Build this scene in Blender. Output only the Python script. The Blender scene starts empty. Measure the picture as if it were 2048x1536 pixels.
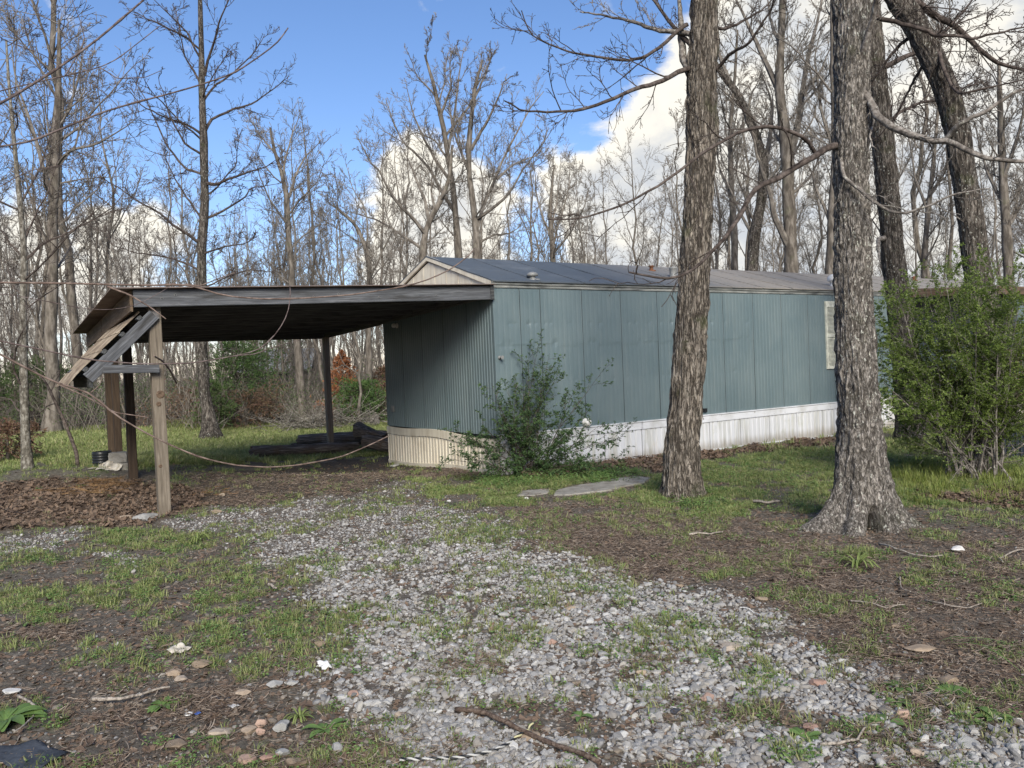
import bpy, math, random
import numpy as np
from mathutils import Matrix, Vector

SC = bpy.context.scene
random.seed(7)
RNG = np.random.default_rng(11)

# ------------------------------------------------------------------ camera
CAM_F, CAM_PITCH, CAM_ROLL, CAM_H = 1592.0, .0236, .0421, 1.75
_c, _s = math.cos(CAM_PITCH), math.sin(CAM_PITCH)
_cr, _sr = math.cos(CAM_ROLL), math.sin(CAM_ROLL)
FWD = np.array([0, _c, -_s]); _R0 = np.array([1., 0, 0]); _U0 = np.array([0, _s, _c])
RGT = _cr*_R0 - _sr*_U0
UPV = _sr*_R0 + _cr*_U0
EYE = np.array([0, 0, CAM_H])
cd = bpy.data.cameras.new('camera'); cam = bpy.data.objects.new('camera', cd)
SC.collection.objects.link(cam); SC.camera = cam
cd.sensor_width = 36; cd.lens = CAM_F/2048*36; cd.clip_start = .05; cd.clip_end = 3000
cam.matrix_world = Matrix(((RGT[0], UPV[0], -FWD[0], 0), (RGT[1], UPV[1], -FWD[1], 0), (RGT[2], UPV[2], -FWD[2], CAM_H), (0, 0, 0, 1)))
SC.view_settings.view_transform = 'Standard'; SC.view_settings.look = 'None'
SC.view_settings.exposure = 2.05; SC.view_settings.gamma = 1
SC.view_settings.use_curve_mapping = False

# ------------------------------------------------------------------ sun
SUN_DIR = np.array([.12, -.88, .56]); SUN_DIR /= np.linalg.norm(SUN_DIR)
sd = bpy.data.lights.new('sun', 'SUN'); sun = bpy.data.objects.new('sun', sd); SC.collection.objects.link(sun)
sd.energy = 1.5; sd.angle = math.radians(30); sd.color = (1, .93, .80)
sun.rotation_euler = Vector(SUN_DIR).to_track_quat('Z', 'Y').to_euler()
sun.location = (-10, -10, 12)

# ------------------------------------------------------------------ world: Nishita sky and clouds
W = bpy.data.worlds.new('World'); SC.world = W; W.use_nodes = True
nt = W.node_tree; nt.nodes.clear()
def N(nt, typ, **kw):
    n = nt.nodes.new(typ)
    for k, v in kw.items():
        if k.startswith('i_'): n.inputs[k[2:].replace('_', ' ')].default_value = v
        else: setattr(n, k, v)
    return n
def L(nt, a, b): nt.links.new(a, b)
def math_(nt, op, a, b=None, c=None, clamp=False):
    n = nt.nodes.new('ShaderNodeMath'); n.operation = op; n.use_clamp = clamp
    for i, v in enumerate((a, b, c)):
        if v is None: continue
        if isinstance(v, (int, float)): n.inputs[i].default_value = v
        else: nt.links.new(v, n.inputs[i])
    return n.outputs[0]
def ramp_(nt, fac, stops, interp='LINEAR'):
    n = nt.nodes.new('ShaderNodeValToRGB'); cr = n.color_ramp; cr.interpolation = interp
    while len(cr.elements) < len(stops): cr.elements.new(.5)
    for e, (p, c) in zip(cr.elements, stops):
        e.position = p; e.color = (c, c, c, 1) if isinstance(c, (int, float)) else (*c, 1)
    nt.links.new(fac, n.inputs[0]); return n.outputs[0]
def mix_(nt, fac, a, b, mode='MIX'):
    n = nt.nodes.new('ShaderNodeMix'); n.data_type = 'RGBA'; n.blend_type = mode
    for i, v in ((0, fac), (6, a), (7, b)):
        if isinstance(v, (int, float)): n.inputs[i].default_value = v if i == 0 else (v, v, v, 1)
        elif isinstance(v, tuple): n.inputs[i].default_value = (*v, 1)
        else: nt.links.new(v, n.inputs[i])
    return n.outputs[2]
def noise_(nt, vec, scale, detail=4, rough=.55, dist=0, out=0):
    n = nt.nodes.new('ShaderNodeTexNoise'); n.inputs['Scale'].default_value = scale
    n.inputs['Detail'].default_value = detail; n.inputs['Roughness'].default_value = rough; n.inputs['Distortion'].default_value = dist
    if vec is not None: nt.links.new(vec, n.inputs['Vector'])
    return n.outputs[out]
def maprng(nt, v, a, b, c=0, d=1):
    n = nt.nodes.new('ShaderNodeMapRange'); n.clamp = True; n.interpolation_type = 'SMOOTHSTEP'
    for i, x in enumerate((a, b, c, d)): n.inputs[i+1].default_value = x
    nt.links.new(v, n.inputs[0]); return n.outputs[0]
def dirpx(px, py):
    r = FWD + RGT*(px-1024)/CAM_F - UPV*(py-768)/CAM_F
    return r/np.linalg.norm(r)
sky = N(nt, 'ShaderNodeTexSky', sky_type='NISHITA', sun_disc=False)
sky.sun_elevation = math.asin(SUN_DIR[2]); sky.sun_rotation = math.atan2(SUN_DIR[0], SUN_DIR[1])
sky.air_density = 1.0; sky.dust_density = .5; sky.ozone_density = 5.5
tc = N(nt, 'ShaderNodeTexCoord'); gen = tc.outputs['Generated']
cov = None   # where clouds stand: soft lobes about directions of the sky
LOBES = [((1560, 430), .25, .62), ((1420, 470), .12, .4), ((1330, 330), .085, .34), ((1240, 420), .07, .30), ((1150, 420), .075, .3), ((1120, 500), .16, .35), ((1900, 330), .34, .8), ((1800, 30), .22, .55), ((1640, 110), .11, .36),
         ((2100, 60), .25, .5), ((860, 330), .075, .26), ((900, 390), .09, .34), ((820, 470), .12, .35), ((880, 500), .10, .3), ((240, 450), .05, .34), ((330, 440), .045, .26), ((160, 560), .08, .42), ((330, 540), .07, .28), ((0, 600), .08, .3),
         ((1150, 162), .038, .2), ((1160, 40), .05, .17), ((1850, 190), .05, -.5), ((1975, 175), .05, -.3), ((1640, 480), .05, -.3), ((-700, 300), .4, .4), ((3000, 300), .5, .6), ((600, -900), .5, .25)]
for (p, rad, w) in LOBES:
    d = dirpx(*p); vm = N(nt, 'ShaderNodeVectorMath', operation='DISTANCE'); L(nt, gen, vm.inputs[0]); vm.inputs[1].default_value = tuple(d)
    m = maprng(nt, vm.outputs['Value'], rad*1.25, rad*.35, 0, w)
    cov = m if cov is None else math_(nt, 'ADD', cov, m)
mp = N(nt, 'ShaderNodeMapping'); mp.inputs['Scale'].default_value = (1, 1, 1.5); L(nt, gen, mp.inputs[0])
n1 = noise_(nt, mp.outputs[0], 8.5, 10, .6, .35)
n2 = noise_(nt, mp.outputs[0], 3.2, 5, .5)
dens = math_(nt, 'ADD', math_(nt, 'ADD', cov, math_(nt, 'MULTIPLY', n1, 1.7)), math_(nt, 'MULTIPLY', n2, .35))
cm = maprng(nt, dens, 1.36, 1.66)
thick = maprng(nt, dens, 1.4, 2.4)
sh = noise_(nt, mp.outputs[0], 9, 6, .6)
ccol = mix_(nt, math_(nt, 'MULTIPLY', thick, maprng(nt, sh, .32, .60, .25, 1.0)), (1.0, .945, .82), (.58, .61, .65))
hs = N(nt, 'ShaderNodeHueSaturation'); hs.inputs['Saturation'].default_value = 1.09; L(nt, sky.outputs[0], hs.inputs['Color'])
SKY_GAIN = .078
bs = N(nt, 'ShaderNodeVectorMath', operation='SCALE'); L(nt, hs.outputs[0], bs.inputs[0]); bs.inputs['Scale'].default_value = 1.0
cs_ = N(nt, 'ShaderNodeVectorMath', operation='SCALE'); L(nt, ccol, cs_.inputs[0]); cs_.inputs['Scale'].default_value = .285/SKY_GAIN
fin = mix_(nt, cm, mix_(nt, 1.0, bs.outputs[0], (.73, .585, .56), 'MULTIPLY'), cs_.outputs[0])
bg = N(nt, 'ShaderNodeBackground'); bg.inputs['Strength'].default_value = SKY_GAIN; L(nt, fin, bg.inputs['Color'])
wo = N(nt, 'ShaderNodeOutputWorld'); L(nt, bg.outputs[0], wo.inputs[0])

# ------------------------------------------------------------------ numeric helpers
def _hash(ix, iy, iz, seed):
    h = (ix*374761393 + iy*668265263 + iz*2147483647 + seed*1274126177) & 0xffffffff
    h = ((h ^ (h >> 13))*1274126177) & 0xffffffff
    h = ((h ^ (h >> 15))*2246822519) & 0xffffffff
    return ((h ^ (h >> 16)) & 0xffffff)/float(0xffffff)
def vnoise(p, seed=0):
    p = np.asarray(p, float); i = np.floor(p).astype(np.int64); f = p-i; f = f*f*(3-2*f)
    out = 0
    for dx in (0, 1):
        for dy in (0, 1):
            for dz in (0, 1):
                w = (f[:, 0] if dx else 1-f[:, 0])*(f[:, 1] if dy else 1-f[:, 1])*(f[:, 2] if dz else 1-f[:, 2])
                out = out + w*_hash(i[:, 0]+dx, i[:, 1]+dy, i[:, 2]+dz, seed)
    return out
def fbm(p, oct=4, seed=0, gain=.5):
    p = np.asarray(p, float); a, s, t = 1., 0, 0
    for o in range(oct):
        s = s + a*vnoise(p*2**o, seed+o*17); t += a; a *= gain
    return s/t
def P3(x, y, z=0.0):
    x, y = np.asarray(x, float), np.asarray(y, float)
    return np.stack([x, y, np.broadcast_to(z, x.shape)], -1)

TX0, TY0, TA, ZE, ZB, TW, ZR = -.2456, 12.6717, .5799, 3.0692, .6322, 4.228, 3.72
TD = np.array([math.cos(TA), math.sin(TA)]); TN = np.array([-math.sin(TA), math.cos(TA)])
def T(t, q, z): return np.array([TX0+TD[0]*t+TN[0]*q, TY0+TD[1]*t+TN[1]*q, z])

# ground height: smooth interpolation of measured spot heights
SPOTS = np.array([(-7.5, 14.6, .26), (-5.85, 12.2, .14), (-4.7, 10, .03), (-8.4, 13.3, .2), (-2.55, 16.2, -.13), (-4.2, 18.4, -.18), (0, 12.7, 0), (2, 14, -.03), (4.7, 15.9, -.06), (7, 17.5, -.1),
                  (12, 20, -.1), (-3, 3, 0), (3, 3, 0), (0, 5, 0), (3.4, 7.9, 0), (2.1, 10, 0), (-2, 8, 0), (-12, 20, .32), (-12, 28, .4), (-6, 24, -.05), (0, 26, -.2), (-14, 12, .2), (-8, 5, 0), (0, -6, 0), (10, 5, 0), (10, 12, 0), (15, 30, 0), (25, 20, 0), (-30, 40, .3), (0, 60, 0), (40, 60, 0)])
def gz(x, y):
    x = np.atleast_1d(np.asarray(x, float)); y = np.atleast_1d(np.asarray(y, float))
    d2 = (x[:, None]-SPOTS[None, :, 0])**2+(y[:, None]-SPOTS[None, :, 1])**2
    w = 1/(d2+.8)**1.6
    z = (w*SPOTS[None, :, 2]).sum(1)/w.sum(1)
    r = np.hypot(x, y); near = np.clip((16-r)/8, 0, 1)
    z = z + near*((fbm(P3(x*.9, y*.9), 3, 5)-.5)*.07+(fbm(P3(x*6, y*6), 2, 9)-.5)*.022)
    z = z + np.clip((r-18)/20, 0, 1)*(fbm(P3(x*.15, y*.15), 3, 3)-.5)*.35
    z = z + .27*np.exp(-(((x+7.3)/1.9)**2+((y-12.6)/.8)**2))*(.75+.5*fbm(P3(x*2, y*2), 2, 8))
    return z
def g1(x, y): return float(gz(x, y)[0])
def at(px, py, Y):
    r = FWD + RGT*(px-1024)/CAM_F - UPV*(py-768)/CAM_F
    return EYE + r*(Y/r[1])
def G(px, py):
    r = FWD + RGT*(px-1024)/CAM_F - UPV*(py-768)/CAM_F
    k = -CAM_H/r[2]
    for _ in range(12):
        p = EYE+r*k; k = k + (p[2]-g1(p[0], p[1]))/(-r[2])*.8
    return EYE+r*k
def topx(x, y, z):
    v0, v1, v2 = x, y, z-CAM_H
    w = np.maximum(v0*FWD[0]+v1*FWD[1]+v2*FWD[2], .01)
    return 1024+CAM_F*(v0*RGT[0]+v1*RGT[1]+v2*RGT[2])/w, 768-CAM_F*(v0*UPV[0]+v1*UPV[1]+v2*UPV[2])/w

# ------------------------------------------------------------------ object helpers
WM = {}
def tag(o, label=None, cat=None, group=None, kind=None):
    if label: o['label'] = label
    if cat: o['category'] = cat
    if group: o['group'] = group
    if kind: o['kind'] = kind
    return o
def thing(name, loc, label, cat, group=None, M=None):
    o = bpy.data.objects.new(name, None); SC.collection.objects.link(o)
    o.empty_display_size = .1
    m = Matrix.Translation(Vector([float(v) for v in loc])) if M is None else M
    o.matrix_world = m; WM[o.name] = m
    return tag(o, label, cat, group)
def mkmesh(name, V, F, mats=None, smooth=False, attrs=None, midx=None):
    V = np.asarray(V, np.float32).reshape(-1, 3)
    groups = F if isinstance(F, (list, tuple)) and len(F) and isinstance(F[0], np.ndarray) and F[0].ndim == 2 else None
    me = bpy.data.meshes.new(name)
    if groups is None:
        me.from_pydata([tuple(map(float, v)) for v in V], [], [tuple(map(int, f)) for f in F])
    else:
        me.vertices.add(len(V)); me.vertices.foreach_set('co', V.ravel())
        loops = np.concatenate([g.ravel() for g in groups]).astype(np.int32)
        tot = np.concatenate([np.full(len(g), g.shape[1], np.int32) for g in groups])
        st = np.concatenate([[0], np.cumsum(tot)[:-1]]).astype(np.int32)
        me.loops.add(len(loops)); me.loops.foreach_set('vertex_index', loops)
        me.polygons.add(len(tot)); me.polygons.foreach_set('loop_start', st)
        me.update(calc_edges=True)
    if attrs:
        for k, (typ, arr) in attrs.items():
            a = me.attributes.new(k, typ, 'POINT')
            a.data.foreach_set('vector' if typ == 'FLOAT_VECTOR' else 'value', np.asarray(arr, np.float32 if typ != 'INT' else np.int32).ravel())
    for m in (mats if isinstance(mats, (list, tuple)) else [mats] if mats else []): me.materials.append(m)
    if midx is not None: me.polygons.foreach_set('material_index', np.asarray(midx, np.int32))
    me.polygons.foreach_set('use_smooth', np.full(len(me.polygons), bool(smooth)))
    me.update(); return me
def put(name, me, parent=None, M=None):
    """link a mesh whose coordinates are local to M (world matrix)"""
    o = bpy.data.objects.new(name, me); SC.collection.objects.link(o)
    Wp = WM[parent.name] if parent is not None else Matrix.Identity(4)
    Wc = M if M is not None else Wp
    if parent is not None: o.parent = parent
    o.matrix_basis = Wp.inverted() @ Wc; WM[o.name] = Wc
    return o
def obj(name, V, F, mat, parent=None, smooth=False, attrs=None, midx=None):
    """V in world coordinates"""
    V = np.asarray(V, float).reshape(-1, 3)
    if parent is not None:
        Mi = np.array(WM[parent.name].inverted()); V = V@Mi[:3, :3].T+Mi[:3, 3]
        return put(name, mkmesh(name, V, F, mat, smooth, attrs, midx), parent)
    return put(name, mkmesh(name, V, F, mat, smooth, attrs, midx))
def clone(root, loc, rz=0, sc=1, label=None, group=None):
    r = root.copy(); SC.collection.objects.link(r)
    r.matrix_world = Matrix.Translation(Vector([float(v) for v in loc])) @ Matrix.Rotation(rz, 4, 'Z') @ Matrix.Scale(sc, 4)
    WM[r.name] = r.matrix_world.copy()
    for ch in root.children:
        c = ch.copy(); SC.collection.objects.link(c); c.parent = r
        for g in ch.children:
            e = g.copy(); SC.collection.objects.link(e); e.parent = c
    if label: r['label'] = label
    if group: r['group'] = group
    return r
class MB:
    def __init__(s): s.V = []; s.F = {}; s.n = 0
    def add(s, V, *faces):
        V = np.asarray(V, float).reshape(-1, 3)
        for F in faces:
            F = np.asarray(F, np.int64)
            if F.size: s.F.setdefault(F.shape[1], []).append(F+s.n)
        s.V.append(V); s.n += len(V); return s
    def box(s, x0, x1, y0, y1, z0, z1):
        V = [(x, y, z) for x in (x0, x1) for y in (y0, y1) for z in (z0, z1)]
        return s.add(V, [(0, 1, 3, 2), (4, 6, 7, 5), (0, 4, 5, 1), (2, 3, 7, 6), (0, 2, 6, 4), (1, 5, 7, 3)])
    def out(s): return np.concatenate(s.V), [np.concatenate(v) for v in s.F.values()]
    def mesh(s, name, mat, smooth=False, **k): V, F = s.out(); return mkmesh(name, V, F, mat, smooth, **k)
    def obj(s, name, mat, parent=None, smooth=False, **k): V, F = s.out(); return obj(name, V, F, mat, parent, smooth, **k)
def nrm(v): return v/np.maximum(np.linalg.norm(v, axis=-1, keepdims=True), 1e-9)
def tubes(mb, P, R, sides=4, cap=True):
    """P (B,n,3), R (B,n)"""
    P = np.asarray(P, float); R = np.asarray(R, float)
    if P.ndim == 2: P = P[None]; R = R[None]
    B, n, _ = P.shape
    Tn = nrm(np.gradient(P, axis=1)); m = nrm(P[:, -1:]-P[:, :1])
    ref = np.where(np.abs(m[..., 2:3]) > .8, np.array([1., .13, 0]), np.array([.1, .2, 1.]))
    A = nrm(np.cross(Tn, ref)); Bv = np.cross(Tn, A)
    an = np.arange(sides)*2*np.pi/sides
    V = P[:, :, None]+R[:, :, None, None]*(np.cos(an)[None, None, :, None]*A[:, :, None]+np.sin(an)[None, None, :, None]*Bv[:, :, None])
    idx = np.arange(B*n*sides).reshape(B, n, sides)
    a = idx[:, :-1]; b = idx[:, 1:]
    F = np.stack([a, np.roll(a, -1, 2), np.roll(b, -1, 2), b], -1).reshape(-1, 4)
    fs = [F]
    if cap and sides == 4: fs.append(np.concatenate([idx[:, -1], idx[:, 0, ::-1]]))
    elif cap: fs += [np.concatenate([idx[:, -1], idx[:, 0, ::-1]]).reshape(-1, sides)]
    mb.add(V.reshape(-1, 3), *fs)
def resample(P, n, smooth=True):
    P = np.asarray(P, float); d = np.concatenate([[0], np.cumsum(np.linalg.norm(np.diff(P, axis=0), axis=1))])
    m = max(n*4, 40); t = np.linspace(0, d[-1], m); Q = np.stack([np.interp(t, d, P[:, k]) for k in range(P.shape[1])], 1)
    if smooth:
        w = max(3, m//(2*len(P))) | 1; k = np.hanning(w+2)[1:-1]; k /= k.sum()
        pad = np.concatenate([2*Q[:1]-Q[1:w//2+1][::-1], Q, 2*Q[-1:]-Q[-w//2:-1][::-1]]) if w > 1 else Q
        Q2 = np.stack([np.convolve(pad[:, j], k, 'valid') for j in range(Q.shape[1])], 1)
        if len(Q2) >= m: Q = Q2[:m]
    return Q[np.linspace(0, m-1, n).round().astype(int)]
def boxm(name, p0, p1, w, h, mat, parent, up=(0, 0, 1), bevel=0):
    """a board from p0 to p1, w across, h along up; own axes so that the grain runs along it"""
    p0 = np.array(p0, float); p1 = np.array(p1, float); x = p1-p0; Ln = np.linalg.norm(x); x /= Ln
    z = np.array(up, float); z = z-x*(z@x); z /= np.linalg.norm(z); y = np.cross(z, x)
    M = Matrix(((x[0], y[0], z[0], p0[0]), (x[1], y[1], z[1], p0[1]), (x[2], y[2], z[2], p0[2]), (0, 0, 0, 1)))
    mb = MB(); ns = max(2, int(Ln/.35)); b = min(.006, w*.15, h*.15) if not bevel else bevel
    prof = np.array([(-w/2+b, -h/2), (w/2-b, -h/2), (w/2, -h/2+b), (w/2, h/2-b), (w/2-b, h/2), (-w/2+b, h/2), (-w/2, h/2-b), (-w/2, -h/2+b)])
    rg = np.random.default_rng(abs(hash((round(float(p0[0]), 3), round(float(p0[2]), 3), name))) % 9999 if 0 else int(abs(p0[0]*991+p0[1]*37+p0[2]*7)) % 9999)
    xs = np.linspace(0, Ln, ns+1); off = rg.normal(0, .0015, (ns+1, 1, 2))
    V = np.concatenate([np.broadcast_to(xs[:, None, None], (ns+1, 8, 1)), prof[None]+off], -1).reshape(-1, 3)
    i = np.arange((ns+1)*8).reshape(ns+1, 8)
    F = np.stack([i[:-1], i[1:], np.roll(i[1:], -1, 1), np.roll(i[:-1], -1, 1)], -1).reshape(-1, 4)
    mb.add(V, F, np.stack([i[0], i[-1][::-1]]))
    return put(name, mb.mesh(name, mat), parent, M)

# ------------------------------------------------------------------ materials
def material(name, build, rough=.8, spec=.3):
    m = bpy.data.materials.new(name); m.use_nodes = True; t = m.node_tree
    b = t.nodes['Principled BSDF']; b.inputs['Roughness'].default_value = rough; b.inputs['Specular IOR Level'].default_value = spec
    build(t, b); return m
def co(t, scale=(1, 1, 1), kind='Object', rot=(0, 0, 0)):
    c = N(t, 'ShaderNodeTexCoord'); mpn = N(t, 'ShaderNodeMapping'); mpn.inputs['Scale'].default_value = scale; mpn.inputs['Rotation'].default_value = rot
    L(t, c.outputs[kind], mpn.inputs[0]); return mpn.outputs[0]
def bump_(t, b, h, strength=.4, dist=.01):
    n = N(t, 'ShaderNodeBump'); n.inputs['Strength'].default_value = strength; n.inputs['Distance'].default_value = dist
    L(t, h, n.inputs['Height']); L(t, n.outputs[0], b.inputs['Normal'])
def setc(t, b, c): L(t, c, b.inputs['Base Color'])
def rnd(t): return N(t, 'ShaderNodeObjectInfo').outputs['Random']
def geopos(t, scale=(1, 1, 1)):
    c = N(t, 'ShaderNodeNewGeometry'); mpn = N(t, 'ShaderNodeMapping'); mpn.inputs['Scale'].default_value = scale
    L(t, c.outputs['Position'], mpn.inputs[0]); return mpn.outputs[0]
def wood(name, c1, c2, c3, streak=1.0, blotch=.5, dark=(.02, .018, .015), rough=.85):
    def f(t, b):
        v = co(t, (2.2, 55, 55)); n = noise_(t, v, 1, 6, .6, .6)
        v2 = co(t, (1.2, 9, 9)); n2 = noise_(t, v2, 1.3, 5, .6)
        c = ramp_(t, n, [(.30, c1), (.52, c2), (.72, c3)])
        c = mix_(t, math_(t, 'MULTIPLY', maprng(t, n2, .5, .72), blotch), c, dark)
        c = mix_(t, math_(t, 'MULTIPLY', rnd(t), .25), c, tuple(x*.6 for x in c2))
        setc(t, b, c); bump_(t, b, n, .5, .006)
    return material(name, f, rough)
M_post = wood('post wood', (.075, .062, .047), (.15, .127, .098), (.24, .208, .168), blotch=.45, dark=(.07, .055, .04))
M_postl = wood('back post wood', (.14, .11, .075), (.26, .21, .15), (.38, .32, .25), blotch=.3, dark=(.10, .08, .06))
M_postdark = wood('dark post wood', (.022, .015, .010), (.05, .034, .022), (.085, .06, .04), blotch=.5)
M_greywood = wood('weathered grey wood', (.035, .038, .043), (.09, .096, .106), (.19, .20, .215), blotch=.75)
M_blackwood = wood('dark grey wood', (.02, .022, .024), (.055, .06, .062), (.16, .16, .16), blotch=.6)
M_brownply = wood('brown fascia', (.06, .04, .026), (.13, .092, .06), (.21, .16, .11), blotch=.6)
M_underwood = wood('roof underside wood', (.06, .058, .06), (.13, .125, .125), (.20, .19, .185))
M_brownwood = wood('brown porch wood', (.05, .03, .02), (.11, .075, .05), (.19, .14, .10))

def f_siding(t, b):
    p = geopos(t); n = noise_(t, p, 1.3, 6, .6); n2 = noise_(t, geopos(t, (6, 6, .8)), 1.5, 5, .6); n3 = noise_(t, p, 45, 3)
    c = mix_(t, maprng(t, n, .3, .7), (.095, .135, .148), (.118, .158, .168))
    c = mix_(t, math_(t, 'MULTIPLY', maprng(t, n2, .5, .75), .35), c, (.145, .178, .178))
    c = mix_(t, math_(t, 'MULTIPLY', maprng(t, n3, .6, .75), .15), c, (.07, .09, .08))
    setc(t, b, c); bump_(t, b, noise_(t, p, 9, 3), .08, .01)
    L(t, maprng(t, n2, .3, .7, .34, .5), b.inputs['Roughness'])
M_siding = material('grey green siding paint', f_siding, .4, .5)
def f_core(t, b): b.inputs['Base Color'].default_value = (.02, .024, .026, 1)
M_core = material('dark core', f_core)
M_seam = material('panel seam', lambda t, b: setattr(b.inputs['Base Color'], 'default_value', (.045, .06, .065, 1)), .7)
def f_skirt(t, b):
    p = geopos(t); n = noise_(t, geopos(t, (9, 9, .7)), 1, 6, .6); n2 = noise_(t, p, 1.6, 5, .65); n3 = noise_(t, geopos(t, (3, 3, 1)), 1.5, 3)
    c = mix_(t, maprng(t, n, .42, .68), (.54, .56, .59), (.40, .41, .39))
    c = mix_(t, math_(t, 'MULTIPLY', maprng(t, n2, .55, .72), .55), c, (.30, .31, .22))
    c = mix_(t, math_(t, 'MULTIPLY', maprng(t, n3, .62, .75), .5), c, (.42, .36, .26))
    z = N(t, 'ShaderNodeSeparateXYZ'); L(t, p, z.inputs[0])
    c = mix_(t, math_(t, 'MULTIPLY', maprng(t, math_(t, 'ADD', z.outputs[2], math_(t, 'MULTIPLY', n, -.25)), .06, -.14), .6), c, (.20, .17, .13))
    setc(t, b, c)
M_skirt = material('white skirting', f_skirt, .45, .4)
def f_cream(t, b):
    p = geopos(t); n = noise_(t, geopos(t, (9, 9, .7)), 1, 6, .6); n2 = noise_(t, p, 1.8, 5, .6)
    c = mix_(t, maprng(t, n, .4, .7), (.62, .58, .48), (.50, .45, .36))
    c = mix_(t, math_(t, 'MULTIPLY', maprng(t, n2, .5, .72), .6), c, (.36, .31, .23))
    setc(t, b, c)
M_cream = material('cream skirting', f_cream, .5, .4)
def f_trim(t, b):
    p = geopos(t); n = noise_(t, p, 3, 6, .6); n2 = noise_(t, p, 14, 4)
    c = mix_(t, maprng(t, n, .4, .7), (.56, .58, .61), (.42, .43, .43)); c = mix_(t, math_(t, 'MULTIPLY', maprng(t, n2, .66, .74), .8), c, (.12, .10, .08))
    setc(t, b, c)
M_trim = material('white metal trim', f_trim, .5, .4)
def f_eave(t, b):
    p = geopos(t, (1, 1, 6)); n = noise_(t, p, 2.5, 6, .65)
    setc(t, b, ramp_(t, n, [(.3, (.05, .055, .055)), (.55, (.20, .21, .20)), (.75, (.36, .36, .33))]))
M_eave = material('weathered eave trim', f_eave, .6)
def f_roof(t, b):
    p = geopos(t); n = noise_(t, geopos(t, (1, 1, 1)), .9, 6, .65); n2 = noise_(t, p, 7, 5, .65)
    v = N(t, 'ShaderNodeVectorMath', operation='DOT_PRODUCT'); L(t, p, v.inputs[0]); v.inputs[1].default_value = (TD[0], TD[1], 0)
    along = math_(t, 'ADD', v.outputs['Value'], math_(t, 'MULTIPLY', n, 3.0))
    c = mix_(t, maprng(t, along, 10.5, 15.5), (.07, .085, .10), (.215, .20, .18))
    c = mix_(t, math_(t, 'MULTIPLY', maprng(t, n, .5, .7), .6), c, (.14, .155, .17))
    c = mix_(t, math_(t, 'MULTIPLY', maprng(t, n2, .52, .7), .5), c, (.05, .052, .055))
    setc(t, b, c); bump_(t, b, n2, .25, .01)
M_roof = material('coated metal roof', f_roof, .62, .35)
def f_tin(t, b):
    p = geopos(t); n = noise_(t, p, 2.4, 6, .65); n2 = noise_(t, p, 20, 4)
    c = mix_(t, maprng(t, n, .38, .65), (.13, .095, .075), (.19, .15, .125)); c = mix_(t, math_(t, 'MULTIPLY', maprng(t, n2, .55, .7), .5), c, (.09, .055, .04))
    setc(t, b, c)
M_tin = material('rust brown corrugated sheet', f_tin, .6)
def f_tan(t, b):
    p = co(t, (1, 1, 1)); n = noise_(t, p, 4, 6, .65); n2 = noise_(t, geopos(t, (4, 4, 1)), 9, 4)
    c = ramp_(t, n, [(.35, (.10, .075, .055)), (.5, (.22, .175, .125)), (.66, (.34, .29, .22))]); c = mix_(t, math_(t, 'MULTIPLY', maprng(t, n2, .55, .7), .6), c, (.12, .08, .06))
    setc(t, b, c)
M_tan = material('weathered tan sheet', f_tan, .8)
def f_plain(col, rough=.5, metal=0, var=.3):
    def f(t, b):
        n = noise_(t, geopos(t), 12, 5)
        setc(t, b, mix_(t, maprng(t, n, .35, .7), col, tuple(x*(1-var) for x in col))); b.inputs['Metallic'].default_value = metal
    return f
M_white = material('white plastic', f_plain((.7, .7, .68)))
M_black = material('black plastic', f_plain((.018, .02, .022)), .35)
M_yellow = material('yellow plastic', f_plain((.62, .36, .03)), .5)
M_rust = material('rusty metal', f_plain((.16, .07, .035), var=.5), .8)
M_galv = material('galvanised metal', f_plain((.20, .205, .20), var=.3), .5, .5)
M_shutter = material('off white shutter', f_plain((.60, .61, .52), var=.35), .6)
M_dark = material('dark opening', f_plain((.012, .013, .015)), .7)
def f_glass(t, b): b.inputs['Base Color'].default_value = (.03, .035, .04, 1); b.inputs['Roughness'].default_value = .08
M_glass = material('window glass', f_glass, .08, .6)
def f_conc(t, b):
    p = geopos(t); n = noise_(t, p, 5, 7, .65); n2 = noise_(t, p, 60, 3)
    c = ramp_(t, n, [(.3, (.13, .12, .10)), (.5, (.22, .21, .185)), (.72, (.31, .30, .27))]); c = mix_(t, math_(t, 'MULTIPLY', maprng(t, n2, .6, .75), .4), c, (.14, .13, .11))
    setc(t, b, c); bump_(t, b, math_(t, 'ADD', n, math_(t, 'MULTIPLY', n2, .3)), .5, .01)
M_conc = material('old concrete', f_conc, .95)
def f_cloth(t, b):
    p = geopos(t); n = noise_(t, p, 9, 5); setc(t, b, mix_(t, maprng(t, n, .4, .7), (.52, .49, .42), (.30, .27, .22)))
M_cloth = material('dirty canvas', f_cloth, .95)

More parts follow.
